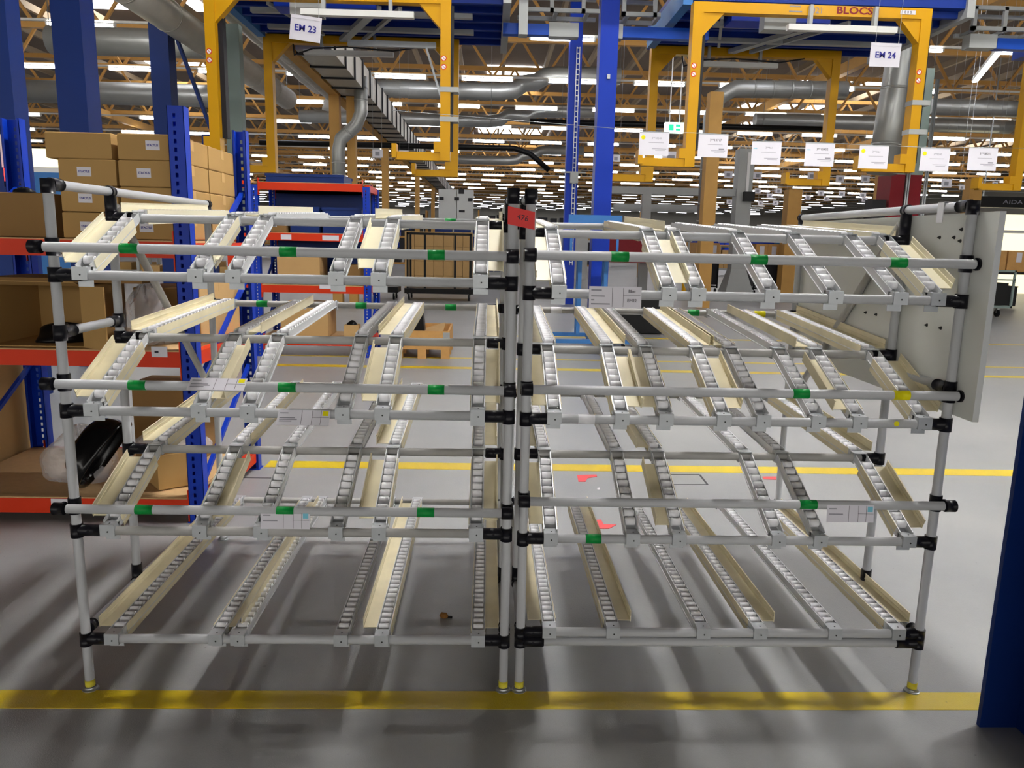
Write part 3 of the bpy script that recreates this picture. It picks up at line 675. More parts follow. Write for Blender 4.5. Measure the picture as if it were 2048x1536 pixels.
# wooden pallet box
pb = empty('pallet_box', (-.80, 7.3, 0), 'wooden collar box on a pallet standing on the floor beside the second racking', 'crate')
bx0, bx1, by0, by1 = -1.16, -.50, 6.95, 7.85
part(MB().box(bx0, bx1, by0, by0 + .022, .135, .335).box(bx0, bx1, by1 - .022, by1, .135, .335).box(bx0, bx0 + .022, by0 + .022, by1 - .022, .135, .335).box(bx1 - .022, bx1, by0 + .022, by1 - .022, .135, .335), 'collar', 'wood', pb)
pm = MB()
for y in (by0, (by0 + by1) / 2 - .05, by1 - .1): pm.box(bx0, bx1, y, y + .1, .112, .134)
for x in (bx0, (bx0 + bx1) / 2 - .05, bx1 - .1):
    for y in (by0, (by0 + by1) / 2 - .05, by1 - .1): pm.box(x, x + .1, y, y + .1, .0, .112)
pm.box(bx0 + .03, bx1 - .03, by0 + .03, by1 - .03, .135, .142)
part(pm, 'pallet', 'wood', pb)
for x in (bx1 - .075,): part(MB().box(x, x + .077, by0 - .003, by0, .16, .32).box(bx1, bx1 + .003, by0, by0 + .06, .16, .32), 'hinge_plate', 'steel', pb, 'grey metal corner hinge')
fl = MB().obox((-.98, 7.05, .20), (.40, .02, .12), (0, .5, .05), (0, 0, .01)); single(fl, 'carton_sheet', 'carton_light', 'bent piece of cardboard lying in the wooden pallet box', 'cardboard')
single(MB().obox((-1.0, 7.2, .25), (.18, .02, .05), (0, .2, .0), (-.02, 0, .22)), 'black_sheet', 'black', 'black folded sheet sticking out of the wooden pallet box', 'plastic')

# ---------------------------------------------------------------- steel columns
def i_column(x, y, w, d, h, label, m='blue', t=.016, face='y'):
    mb = MB()
    mb.box(x, x + w, y, y + t, 0, h).box(x, x + w, y + d - t, y + d, 0, h).box(x + w / 2 - t / 2, x + w / 2 + t / 2, y + t, y + d - t, 0, h)
    o = single(mb, 'steel_column', m, label, 'column'); return o
i_column(1.462, -.465, .24, .29, 8.2, 'dark blue steel column close by, rising from the floor beside the yellow line', 'blue_dark')
c1 = single(MB().box(1.41, 1.655, 8.75, 9.02, 0, 8.2), 'steel_column', 'blue', 'broad bright blue square steel column rising right behind the racks', 'column')
part(MB().box(1.36, 1.71, 8.7, 9.07, 0, .012), 'base_plate', 'blue', c1)
part(MB().box(1.52, 1.56, 8.72, 8.75, 3.60, 3.66), 'bracket', 'steel', c1)
c2 = single(MB().box(1.66, 1.93, 15.6, 15.88, 0, 8.2), 'steel_column', 'blue', 'bright blue steel column with a cable chain running down it, further back', 'column')
lad = MB(); lad.box(1.80, 1.815, 15.55, 15.58, .9, 5.6).box(1.865, 1.88, 15.55, 15.58, .9, 5.6)
z = .95
while z < 5.6: lad.box(1.815, 1.865, 15.555, 15.575, z, z + .02); z += .11
lo_ = part(lad, 'cable_chain', 'steel', c2, 'pale cable chain')
part(MB().box(1.55, 2.1, 15.52, 15.6, 2.94, 2.97).box(1.75, 1.93, 15.5, 15.6, 2.72, 2.94), 'bracket', 'grey_paint', c2)
single(MB().box(-4.39, -4.10, 6.0, 6.28, 0, 8.2), 'steel_column', 'blue_dark', 'thick dark blue column rising behind the carton stack', 'column')
single(MB().box(-5.10, -4.82, 10.0, 10.26, 0, 8.2).obox((-4.82, 10.08, 4.45), (.04, 0, 0), (0, .10, 0), (.55, 0, -1.6)).box(-4.40, -4.28, 10.0, 10.14, 0, 2.9), 'steel_column', 'blue_dark', 'dark blue column with a slanting strut behind the blue racking post', 'column')
single(MB().box(-4.32, -4.06, 10.9, 11.1, 0, 4.7), 'steel_column', 'grey_green', 'pale grey green pillar next to the yellow hanger leg', 'column')
lc = at(9, 200, Y=4.4)
c5 = single(MB().box(lc.x - .3, lc.x + .07, 4.4, 4.6, 0, 8.2), 'steel_column', 'blue_dark', 'dark blue column at the very edge with a barcode plate', 'column')
p = at(15, 302, Y=4.4)
bl = part(MB().box(p.x - .055, p.x + .045, 4.396, 4.3995, p.z - .13, p.z + .13, 0), 'barcode_plate', ['paper'], c5, 'white plate with a black barcode')
bars = MB()
for k in range(11): bars.box(p.x - .035, p.x + .035 - (k % 3) * .004, 4.3945, 4.396, p.z - .10 + k * .018, p.z - .10 + k * .018 + .005 + .006 * (k % 2))
b2 = part(bars, 'barcode', 'ink', None); b2.parent = bl
p = at(21, 345, Y=4.2)
rl_ = single(MB().cyl((p.x, 4.2, p.z - .07), (p.x, 4.2, p.z + .03), .045, 14, 0).cyl((p.x, 4.2, p.z + .03), (p.x, 4.2, p.z + .06), .045, 14, 0, r2=.02).cyl((p.x, 4.2, p.z - .11), (p.x, 4.2, p.z - .07), .05, 14, 1).box(p.x - .02, p.x + .02, 4.2, 4.4, p.z - .11, p.z - .08, 1), 'warning_lamp', ['lamp_red', 'black'], 'glowing red warning lamp on the dark blue column at the edge', 'lamp')
p = at(38, 220, Y=6.5)
ns = single(MB().cyl((p.x, 6.5, p.z), (p.x, 6.506, p.z), .10, 28, 0), 'prohibition_sign', 'white', 'round white prohibition sign with red ring hanging beside the edge column', 'sign')
rg = MB()
for k in range(32):
    a0, a1 = 2 * math.pi * k / 32, 2 * math.pi * (k + 1) / 32
    rg.obox((p.x + .083 * math.cos(a0), 6.497, p.z + .083 * math.sin(a0)), (.018 * math.cos(a0), 0, .018 * math.sin(a0)), (0, .003, 0), (.083 * (math.cos(a1) - math.cos(a0)), 0, .083 * (math.sin(a1) - math.sin(a0))))
rg.bar((p.x - .06, 6.498, p.z + .06), (p.x + .06, 6.498, p.z - .06), .003, .016)
r_ = part(rg, 'red_ring', 'red_paper', ns)
r_ = part(MB().bar((p.x - .03, 6.4985, p.z - .03), (p.x + .03, 6.4985, p.z - .015), .002, .03).bar((p.x - .012, 6.4985, p.z - .02), (p.x + .02, 6.4985, p.z + .03), .002, .018), 'pictogram', 'ink', ns)
part(MB().cyl((p.x, 6.503, p.z + .1), (p.x, 6.503, 8.3), .003, 6), 'wire', 'steel', ns)
p = at(29, 208, Y=6.3)
single(MB().box(p.x - .055, p.x + .055, 6.3, 6.36, p.z - .045, p.z + .045).cyl((p.x - .04, 6.33, p.z + .04), (p.x - .04, 6.33, 8.3), .003, 6).cyl((p.x + .04, 6.33, p.z + .04), (p.x + .04, 6.33, 8.3), .003, 6), 'lit_sign', 'exit', 'small glowing white sign hung on two wires in front of the round sign', 'sign')

# ---------------------------------------------------------------- yellow overhead hangers with blue decks
def hanger(x0, label, parts_='all', num=None):
    x1 = x0 + 2.83; yf, yr = 7.75, 10.25; zt, zb = 4.27, 2.385; lw = .125
    root = empty('overhead_hanger', ((x0 + x1) / 2, 9.0, zb), label, 'hanger')
    for y, zz in ((yf, zt), (yr, zt + .08)):
        for s_, x in ((1, x0), (-1, x1)):
            lg = part(MB().box(x - lw / 2, x + lw / 2, y, y + .16, zb, zz + .06), 'leg', 'hanger_yellow', root)
            gs = MB(); xi = x + s_ * lw / 2
            vs = [(xi, y + .02, zz - .06), (xi + s_ * .26, y + .02, zz - .06), (xi, y + .02, zz - .34)]; vs += [(a, b + .12, c) for a, b, c in vs]
            fs = [(0, 1, 2), (5, 4, 3), (0, 3, 4, 1), (1, 4, 5, 2), (2, 5, 3, 0)]
            gs.add(vs, fs if s_ < 0 else [f_[::-1] for f_ in fs]); part(gs, 'gusset', 'hanger_yellow', root)
            ft = MB().box(x - .62, x - lw / 2, y + .02, y + .14, zb, zb + .10).box(x - .66, x - .60, y - .02, y + .18, zb + .02, zb + .19).box(x - .14, x - lw / 2, y + .0, y + .16, zb + .1, zb + .22)
            part(ft, 'foot', 'hanger_yellow', root)
            if y == yf:
                for dz, mm in ((-.68, 'red_paper'), (-.78, 'red_paper')):
                    sk = MB().cyl((x - .02, y - .0015, zz + dz), (x - .02, y, zz + dz), .034, 18, 0).cyl((x - .02, y - .0025, zz + dz), (x - .02, y - .0015, zz + dz), .025, 18, 1)
                    sk.bar((x - .04, y - .003, zz + dz + .02), (x, y - .003, zz + dz - .02), .001, .006, 0); part(sk, 'sticker', [mm, 'white'], lg, 'small round prohibition sticker')
        part(MB().box(x0 + lw / 2, x1 - lw / 2, y, y + .14, zz - .06, zz + .06), 'top_beam', 'hanger_yellow', root)
    # grey straps and a black cable channel on the front leg
    for z in (2.88, 3.23): part(MB().box(x1 - lw / 2 - .006, x1 + lw / 2 + .10, yf - .006, yf + .17, z - .03, z + .03), 'strap', 'grey_paint', root, 'pale grey strap')
    part(MB().box(x1 + lw / 2, x1 + lw / 2 + .035, yf + .04, yf + .09, 2.5, 4.2), 'cable_channel', 'cable', root)
    part(MB().box(x0 + lw / 2, x0 + lw / 2 + .06, yf + .1, yf + .22, 2.6, 4.2), 'cable_channel', 'cable', root)
    # blue deck
    dk = MB().box(x0 - .05, x1 + .75, 8.15, 10.75, 4.46, 4.80)
    for k in range(6): dk.box(x0 - .03, x1 + .73, 8.3 + k * .42, 8.36 + k * .42, 4.38, 4.46)
    part(dk, 'deck', 'blue_deck', root)
    part(MB().box(x0 - .14, x0 - .02, 8.0, 10.24, 4.36, 4.62), 'side_beam', 'blue_light', root); part(MB().box(x1 + .70, x1 + .80, 8.1, 10.75, 4.34, 4.62), 'side_beam', 'grey_paint', root)
    cb_ = MB()
    for y in (8.75, 9.55): cb_.box(x0 + .2, x1 + .3, y, y + .10, 4.32, 4.38)
    part(cb_, 'cross_bar', 'grey_paint', root)
    dg = MB().bar((x0 + 1.9, 8.5, 4.34), (x0 + 1.15, 10.2, 4.34), .12, .06).bar((x0 + 2.2, 8.5, 4.34), (x0 + 1.45, 10.2, 4.34), .05, .05).bar((x0 + .5, 8.5, 4.36), (x0 + .9, 10.0, 4.36), .04, .04)
    part(dg, 'diagonal_bar', 'grey_paint', root)
    part(MB().box(x0 + .6, x0 + 1.9, 8.4, 8.75, 4.30, 4.42), 'cable_tray', 'blue', root)
    # two unlit work lamps hung below the beams
    for y, xa, z in ((yf - .06, x0 + 1.1, 4.06), (yr - .05, x0 + .55, 4.16)):
        part(MB().box(xa, xa + 1.35, y, y + .09, z - .035, z + .035), 'work_lamp', 'housing', root)
        for xq in (.25, 1.05): part(MB().box(xa + xq, xa + xq + .04, y, y + .08, z + .035, z + .26), 'lamp_bracket', 'grey_paint', root)
    cbl = MB(); cbl.tube([(x0 + .4, yr - .05, 4.26), (x0 + .42, yr - .08, 4.10), (x0 + .7, yr - .08, 4.20), (x0 + 1.2, yr - .06, 4.24), (x0 + 1.9, yr - .06, 4.20), (x0 + 2.3, yr - .04, 4.27)], .012, 8)
    part(cbl, 'cable', 'cable', root)
    part(MB().box(x0 + .9, x0 + 1.3, yf + .25, yf + .45, 4.10, 4.32), 'motor_box', 'grey_paint', root)
    return root, x1
h23, _ = hanger(-3.44, 'yellow overhead hanger frame with blue deck, the one beside the sign EM 23')
h24, _ = hanger(2.47, 'yellow overhead hanger frame lettered along its beam, behind the sign EM 24')
text('BLOCS', .115, (4.39, 7.747, 4.275), h24, 'red_dark', bold=.003, sx=1.3)
text('021', .10, (3.93, 7.747, 4.265), h24, 'ink_grey')
part(MB().box(3.58, 3.72, 7.746, 7.75, 4.30, 4.315).box(3.58, 3.74, 7.746, 7.75, 4.24, 4.255), 'small_print', 'ink_grey', h24)
tl = part(MB().box(4.96, 5.15, 7.745, 7.75, 4.255, 4.30), 'number_plate', 'paper', h24, 'small white number plate')
text('0 0 8', .045, (5.055, 7.744, 4.278), tl, 'ink')
hanger(8.42, 'yellow overhead hanger frame beyond the sign EM 24, only one leg in view')
def zz_(px, py, Y): return at(px, py, Y=Y)
a, b = zz_(851, 90, 9.5), zz_(885, 205, 9.5)
single(MB().bar((a.x, 9.5, a.z), (b.x, 9.5, b.z), .03, .09).box(a.x - 1.1, a.x + .15, 9.45, 9.52, a.z - .05, a.z + .03), 'strut_profile', 'steel', 'slanting grey metal profile hanging below the hanger at EM 23', 'profile')
single(MB().box(-3.7, 14, 8.02, 8.20, 4.83, 5.15), 'carrier_rail', 'blue_deck', 'dark blue overhead carrier beam running across above the yellow hangers', 'beam')
for xa, xb, w in ((.1, .78, 'short'), (1.72, 2.9, 'middle'), (6.9, 8.1, 'long')):
    single(MB().box(xa, xb, 8.83, 8.97, 4.16, 4.30), 'conveyor_beam', 'blue_bright', {'short': 'bright blue overhead beam ending left of the broad blue column', 'middle': 'bright blue overhead beam between the broad column and the hanger at EM 24', 'long': 'bright blue overhead beam right of the hanger at EM 24'}[w], 'beam')
single(MB().box(.72, 1.12, 8.81, 8.99, 4.14, 4.32), 'beam_bracket', 'grey_paint', 'grey bracket on the blue overhead beam left of the broad column', 'bracket')
single(MB().box(1.66, 1.72, 8.81, 8.99, 4.14, 4.32), 'beam_bracket', 'grey_paint', 'small pale bracket between the broad blue column and the overhead beam', 'bracket')
single(MB().box(6.5, 6.88, 8.81, 8.99, 4.16, 4.34), 'beam_bracket', 'grey_paint', 'long pale bracket right of the hanger at EM 24', 'bracket')
def cable_ladder(xa, xb, z, label):
    mb = MB().box(xa, xb, 8.7, 8.75, z, z + .05).box(xa, xb, 8.7, 8.75, z + .26, z + .31).box(xa, xb, 9.1, 9.15, z, z + .05).box(xa, xb, 9.1, 9.15, z + .26, z + .31)
    x = xa
    while x < xb: mb.box(x, x + .05, 8.7, 8.75, z, z + .3).box(x + .06, x + .11, 8.75, 9.1, z, z + .04); x += .42
    return single(mb, 'cable_ladder', 'grey_paint', label, 'ladder tray')
cable_ladder(.3, 1.38, 4.42, 'pale lattice cable tray left of the broad blue column'); cable_ladder(1.68, 2.2, 4.40, 'pale lattice cable tray between the broad blue column and EM 24'); cable_ladder(6.45, 8.0, 4.36, 'pale lattice cable tray right of the hanger at EM 24')
p = at(1012, 40, Y=8.7)
single(MB().box(.30, .42, 8.5, 8.69, p.z - .22, p.z + .32), 'control_box', 'grey_paint', 'grey upright control box at the end of the deck of EM 23', 'box')

# hanging name signs
def name_sign(txt, c, w, h, Y, roll, zt, label):
    c = Vector((c.x, Y, c.z)); root = empty('hanging_sign', c, label, 'sign')
    rm = Matrix.Rotation(roll, 3, 'Y'); ux = rm @ Vector((1, 0, 0)); up = rm @ Vector((0, 0, 1))
    o = c - ux * w / 2 - up * h / 2
    bd = part(MB().obox(o, ux * w, up * h, (0, .006, 0)).obox(o + up * (h - .035), ux * w, up * .035, (0, -.003, 0)).obox(o, ux * w, up * .03, (0, -.003, 0)), 'board', 'paper', root)
    text(txt, h * .37, c - Vector((0, .0045, .004)), root, 'sign_blue', bold=.0022, rot=(math.pi / 2, roll, 0))
    for s_ in (-.36, .40):
        q = c + ux * (w * s_) + up * h / 2; part(MB().cyl(q, (q.x + .01, q.y, zt), .0022, 6).cyl(q, q + Vector((0, 0, .02)), .006, 8), 'rod', 'steel', root)
c = (at(611, 57, Y=7.1)); name_sign('EM 23', c, .345, .265, 7.1, math.radians(6.5), 8.3, 'white hanging sign reading EM 23, hung slightly askew beside a timber beam')
c = (at(1770.5, 110, Y=7.1)); name_sign('EM 24', c, .355, .26, 7.1, math.radians(.5), 8.3, 'white hanging sign reading EM 24, hung level above the row of white cards')
def info_sign(px, py, txt, Y, w, label, dot=None, m2=False, plain=False, roll=.02, group=None):
    c = at(px, py, Y=Y); h = w * .73; root = empty('info_card', c, label, 'sign', group)
    mb = MB().box(c.x - w / 2, c.x + w / 2, Y, Y + .003, c.z - h / 2, c.z + h / 2)
    part(mb, 'card', 'paper', root)
    if plain:
        part(MB().box(c.x - w * .22, c.x + w * .2, Y - .002, Y, c.z - h * .28, c.z + h * .25), 'print', 'ink_grey', root)
    else:
        text(txt, w * (.105 if m2 else .085), (c.x + w * .08, Y - .001, c.z + h * .25), root, 'ink_grey' if not m2 else 'ink')
        pr_ = MB().box(c.x - w * .18, c.x + w * .32, Y - .001, Y, c.z + h * .05, c.z + h * .065).box(c.x - w * .06, c.x + w * .42, Y - .001, Y, c.z - h * .22, c.z - h * .20).box(c.x + .05 * w, c.x + w * .38, Y - .001, Y, c.z - h * .28, c.z - h * .265)
        if m2: pr_.box(c.x + w * .2, c.x + w * .38, Y - .001, Y, c.z - h * .17, c.z - h * .11)
        part(pr_, 'print', 'ink_grey', root)
        if dot == 'y': part(MB().cyl((c.x - w * .37, Y - .0015, c.z + h * .28), (c.x - w * .37, Y, c.z + h * .28), w * .07, 16), 'dot', 'yellow_tape', root, 'yellow round dot')
        if dot == 'c': part(MB().box(c.x - w * .44, c.x - w * .32, Y - .001, Y, c.z + h * .20, c.z + h * .24), 'dash', 'cyan', root, 'pale blue dash')
    part(MB().box(c.x - w * .5, c.x + w * .5, Y - .002, Y + .005, c.z + h / 2, c.z + h / 2 + .008), 'hanging_clip', 'steel', root)
    if plain:
        for q in (-.42, .42): part(MB().cyl((c.x + w * q, Y + .002, c.z + h / 2), (c.x + w * q, Y + .002, 8.3), .003, 5), 'wire', 'steel', root)
    return c
cards = [(1308, 288, '3**10240', 'y', 0, 'white card with yellow dot on the wire, first one from the broad blue column'), (1426, 292, '3**13717', None, 1, 'white card on the wire hanging in front of the silver elbow duct'), (1532.5, 307, '3**961', 'c', 0, 'white card on the wire with short faint number, before the grey gantry post'),
         (1639, 310, '3**15402', 'c', 1, 'white card on the wire hanging before the rear yellow leg at EM 24'), (1747, 315, '3**4461', 'y', 0, 'white card with yellow dot on the wire, below the sign EM 24'), (1869.5, 320, '3**5240', 'y', 0, 'white card with yellow dot on the wire, right of the yellow hanger leg'), (1965, 319, '3**18031', None, 1, 'white card without dot, last one on the wire')]
cs = [info_sign(px, py, t, 5.6, .295, lb, dot, m2) for px, py, t, dot, m2, lb in cards]
wr = MB()
for q1, q2 in zip(cs[:-1], cs[1:]): wr.cyl((q1.x, 5.602, q1.z + .118), (q2.x, 5.602, q2.z + .118), .003, 6)
wr.cyl((-1, 5.602, cs[0].z + .25), (cs[0].x, 5.602, cs[0].z + .118), .003, 6).cyl((cs[-1].x, 5.602, cs[-1].z + .118), (9, 5.602, cs[-1].z + .12), .003, 6)
single(wr, 'card_wire', 'steel', 'thin steel wire on which the near row of white cards hangs', 'wire')
i = 0
far_cards = [(332, 640, 27), (675, 650, 27), (1000, 665, 27), (1308, 655, 27), (1640, 688, 27), (1935, 690, 27), (675, 830, 36), (920, 830, 36), (1170, 852, 36), (1415, 855, 36), (1660, 865, 36), (1905, 880, 36), (815, 888, 41), (1040, 895, 41), (1265, 905, 41), (1480, 922, 41), (1925, 932, 41), (370, 875, 41), (345, 957, 41), (710, 975, 41), (885, 972, 41)]
for x, y, D in far_cards: info_sign(1400 + x / 5.85, 240 + y / 5.85, '', D - 2.25, .30, 'small far white card hanging among many over the aisle', plain=True, group='small far white cards')
for px, py, D, lb in ((1232, 317, 16, 'tall white sheet hanging right behind the broad blue column'), (1342, 317, 16, 'white card behind the yellow hanger foot'), (1893, 367, 20, 'small grey faced card above the white board'), (1924, 375, 15, 'narrow white card above the white board'), (755, 307, 17, 'small grey card hanging beside the timber post'), (808, 309, 17, 'small grey card hanging next to the yellow hanger foot'), (1960, 368, 20, 'small pale card at the far hanger foot'), (488 * 0 + 1990, 368, 20, 'tiny pale card at the edge leg')):
    info_sign(px, py, '', D - 2.25, {1232: .17, 1342: .36, 1893: .27, 1924: .11, 755: .22, 808: .21}.get(px, .14), lb, plain=True)
# emergency exit sign
c = at(1349.5, 255, Y=14)
ex = empty('exit_sign', (c.x, 14, c.z), 'glowing green and white emergency exit sign hung on two rods', 'sign')
part(MB().box(c.x - .19, c.x + .19, 14, 14.12, c.z - .10, c.z + .10), 'light_box', 'exit', ex)
part(MB().box(c.x - .12, c.x - .02, 13.997, 14, c.z - .06, c.z + .06).box(c.x + .02, c.x + .12, 13.997, 14, c.z - .06, c.z - .02).box(c.x + .02, c.x + .12, 13.997, 14, c.z + .01, c.z + .06), 'pictogram', 'exit_green', ex, 'green running figure and arrow')
for dx in (-.1, .1): part(MB().cyl((c.x + dx, 14.06, c.z + .1), (c.x + dx, 14.06, 8.3), .012, 8), 'rod', 'white', ex)

# ---------------------------------------------------------------- workshop behind the racks
def legs(mb, x0, x1, y0, y1, z0, z1, t):
    for x in (x0, x1 - t):
        for y in (y0, y1 - t): mb.box(x, x + t, y, y + t, z0, z1)
    return mb
def casters(root, x0, x1, y0, y1, r=.06, brk='steel'):
    for x in (x0, x1):
        for y in (y0, y1):
            w = part(MB().cyl((x - .018, y, r), (x + .018, y, r), r, 16, 0).box(x - .025, x + .025, y - .03, y + .03, r * 1.9, r * 2.2, 1).box(x - .025, x - .019, y - .02, y + .02, r, r * 2, 1).box(x + .019, x + .025, y - .02, y + .02, r, r * 2, 1), 'caster', ['tyre', brk], root)
# blue work cart at the broad column
wc = empty('work_cart', (1.45, 8.0, 0), 'bright blue wheeled work stand in front of the broad blue column', 'cart')
part(MB().box(.75, 1.9, 7.55, 7.60, .14, .19).box(.75, 1.9, 8.3, 8.35, .14, .19).box(.75, .80, 7.6, 8.3, .14, .19).box(1.85, 1.9, 7.6, 8.3, .14, .19).box(1.3, 1.35, 7.6, 8.3, .14, .18), 'base_frame', 'blue_light', wc)
part(legs(MB(), 1.15, 1.55, 8.1, 8.32, .19, 1.22, .05), 'post', 'blue_light', wc)
part(MB().box(.75, 2.3, 7.9, 8.36, 1.20, 1.235), 'bench_top', 'blue_light', wc); part(MB().box(.72, 2.32, 7.88, 7.90, 1.19, 1.225), 'edge_strip', 'white', wc, 'white edge strip')
part(MB().box(1.02, 1.74, 8.28, 8.31, 1.62, 1.78).box(1.05, 1.08, 8.30, 8.33, 1.235, 1.62).box(1.68, 1.71, 8.30, 8.33, 1.235, 1.62), 'sign_board', 'blue_light', wc)
casters(wc, .82, 1.83, 7.62, 8.27)
bin_((1.95 + .35, 10.2, .02), .95, .6, .62, 'black plastic crate standing right of the broad blue column', 'black')
# black trolley and cartons behind it
tr = empty('tall_trolley', (-1.2, 16.3, 0), 'black tubular wheeled trolley frame standing in front of tan crates', 'trolley')
fm = legs(MB(), -1.95, -.45, 15.95, 16.7, .14, 1.56, .045); fm.box(-1.55, -1.5, 15.95, 16.0, .25, 1.52).box(-.85, -.8, 15.95, 16.0, .25, 1.52)
fm.box(-1.95, -.45, 15.95, 16.0, 1.51, 1.56).box(-1.95, -.45, 16.65, 16.7, 1.51, 1.56); part(fm, 'frame', 'black', tr); part(MB().box(-2.0, -.4, 15.9, 16.75, .16, .28), 'platform', 'black', tr); casters(tr, -1.9, -.5, 16.0, 16.65, .075)
tl = empty('low_trolley', (-2.9, 16.2, 0), 'low black platform trolley beside the tall trolley frame', 'trolley')
part(MB().box(-3.7, -2.15, 15.9, 16.6, .17, .30), 'platform', 'black', tl); casters(tl, -3.6, -2.25, 15.97, 16.5, .08)
rg_ = random.Random(3)
def stack(x0, x1, y, z0, z1, nx, nz, d, mats, label, group):
    w = (x1 - x0) / nx; h = (z1 - z0) / nz; first = None
    for a in range(nx):
        for b in range(nz):
            loc = (x0 + w * (a + .5), y + rg_.uniform(-.02, .02), z0 + h * b)
            if first is None: first = carton(loc, w * .96, d, h - .004, label, 0, mats, group=group)
            else: dup(first, loc)
stack(-2.4, -.5, 20.0, .0, 1.62, 7, 4, .5, ('carton_light', 'carton'), 'tan crate in the block stacked behind the black trolley frame', 'tan crates behind the trolley')
for k in range(4): bin_((-1.55 + k * .62, 24.0, 1.62), .56, .5, .30, 'dark blue bin in the raised row below the white machine', 'blue_dark', 'blue bins below the white machine')
for k in range(3):
    for j in range(3): bin_((-.62 + k * .5, 23.4, .42 + j * .38), .46, .45, .34, 'dark blue bin in the block right of the tan crates', 'blue_dark', 'blue bins beside the tan crates')
single(MB().box(-1.95, .75, 23.1, 24.4, .30, .42).box(-1.9, -1.8, 23.2, 23.3, 0, .3).box(.6, .7, 23.2, 23.3, 0, .3).box(-1.95, .75, 23.7, 24.3, 1.52, 1.62).box(-1.95, -1.88, 23.7, 23.77, .42, 1.52).box(.68, .75, 23.7, 23.77, .42, 1.52), 'bin_stand', 'grey_paint', 'grey stand carrying the blue bins', 'stand')
wm = empty('white_machine', (-1.55, 33.6, 0), 'big white machine housing with dark vents at the end of the aisle', 'machine')
part(MB().box(-2.31, -1.51, 33, 34.5, 0, 3.6).box(-1.49, -.78, 33, 34.5, 0, 3.6), 'housing', 'machine', wm)
for x, z, w, h in ((-2.28, 3.12, .2, .15), (-1.62, 3.12, .22, .15), (-1.0, 3.10, .2, .15), (-1.42, 3.42, .24, .2), (-1.40, 2.62, .26, .1)): part(MB().box(x, x + w, 32.98, 33.0, z, z + h), 'vent', 'cable', wm)
def far_shelf(x0, x1, y, z1, label, group, m1, m2, goods='carton', nz=3):
    root = empty('goods_shelf', ((x0 + x1) / 2, y, 0), label, 'shelf', group)
    mb = legs(MB(), x0, x1, y, y + .8, 0, z1, .07)
    for k in range(nz): mb.box(x0, x1, y, y + .8, .25 + k * (z1 - .3) / nz, .33 + k * (z1 - .3) / nz)
    part(mb, 'frame', m1, root)
    g_ = MB()
    for k in range(nz):
        x = x0 + .1; zb = .33 + k * (z1 - .3) / nz
        while x < x1 - .3:
            w = rg_.uniform(.25, .5); g_.box(x, min(x + w, x1 - .08), y + .08, y + .7, zb, zb + rg_.uniform(.4, .85) * ((z1 - .3) / nz - .1)); x += w + rg_.uniform(.02, .2)
    gp = part(g_, 'goods', m2, root); gp['kind'] = 'stuff'
far_shelf(-.6, 5.2, 36, 2.85, 'long ochre picking shelf with dark boxes beside the white machine', None, 'truss', 'cable', nz=4)
far_shelf(-6.2, -2.9, 34, 2.7, 'ochre picking shelf with dark boxes left of the white machine', None, 'truss', 'cable', nz=4)
for k in range(5): single(MB().box(.55 + k * .66, .55 + k * .66 + .6, 28, 28.5, 0, 1.95), 'cream_locker', 'machine', 'pale tall locker in the row behind the racks', 'locker', 'pale lockers behind the racks')
# right side: grey gantry, timber posts, crate carts with blue bins
gc = empty('grey_gantry', (7.2, 20.2, 0), 'grey steel gantry with a black motor box in front of the blue bins', 'gantry')
part(MB().box(6.95, 7.38, 20, 20.4, 0, 4.1), 'post', 'grey_paint', gc)
fl_ = MB(); fl_.add([(6.75, 19.8, 0), (7.6, 19.8, 0), (7.6, 20.6, 0), (6.75, 20.6, 0), (6.95, 20, .75), (7.38, 20, .75), (7.38, 20.4, .75), (6.95, 20.4, .75)], [(0, 3, 2, 1), (4, 5, 6, 7), (0, 1, 5, 4), (1, 2, 6, 5), (2, 3, 7, 6), (3, 0, 4, 7)]); part(fl_, 'foot', 'grey_paint', gc)
part(MB().box(7.18, 7.26, 19.96, 20, 2.7, 4.0), 'light_strip', 'white', gc); part(MB().box(7.12, 7.42, 19.85, 20, 2.66, 2.92), 'motor_box', 'black', gc)
a, b = at(1225, 373, Y=20), at(1475, 385, Y=20)
part(MB().box(a.x, 6.95, 20.1, 20.35, 2.80, 3.0).box(a.x + .4, 6.95, 22, 22.25, 2.40, 2.62).box(4.3, 4.55, 20.1, 20.3, 0, 2.8), 'cross_beam', 'grey_paint', gc)
for (px0, px1, py, D, lb), hz in zip(((1414, 1440, 300, 17.5, 'brown timber post with dark painted marks right of the silver duct'), (1576, 1603, 410, 22, 'ochre timber post between the blue bins and the white board'), (1757, 1780, 400, 20, 'ochre timber post beside the dark red pump post'), (1938, 1962, 400, 24, 'brown timber post above the white board'), (1282, 1292, 420, 33, 'thin ochre timber post behind the grey gantry')), (4.7, 3.0, 3.6, 3.6, 3.6)):
    a, b = at(px0, py, Y=D - 2.25), at(px1, py, Y=D - 2.25); single(MB().box(a.x, b.x, D - 2.25, D - 2.25 + (b.x - a.x), 0, hz), 'timber_post', 'timber', lb, 'post')
for D, lb in ((17, 'ochre timber post beside the bent silver duct'), (25, 'ochre timber post carrying the long beam, second along the aisle'), (36, 'ochre timber post carrying the long beam, third along the aisle'), (46, 'far timber post carrying the long beam')):
    single(MB().box(-3.43, -3.22, D - 2.25, D - 2.04, 0, 4.33), 'timber_post', 'timber', lb, 'post')
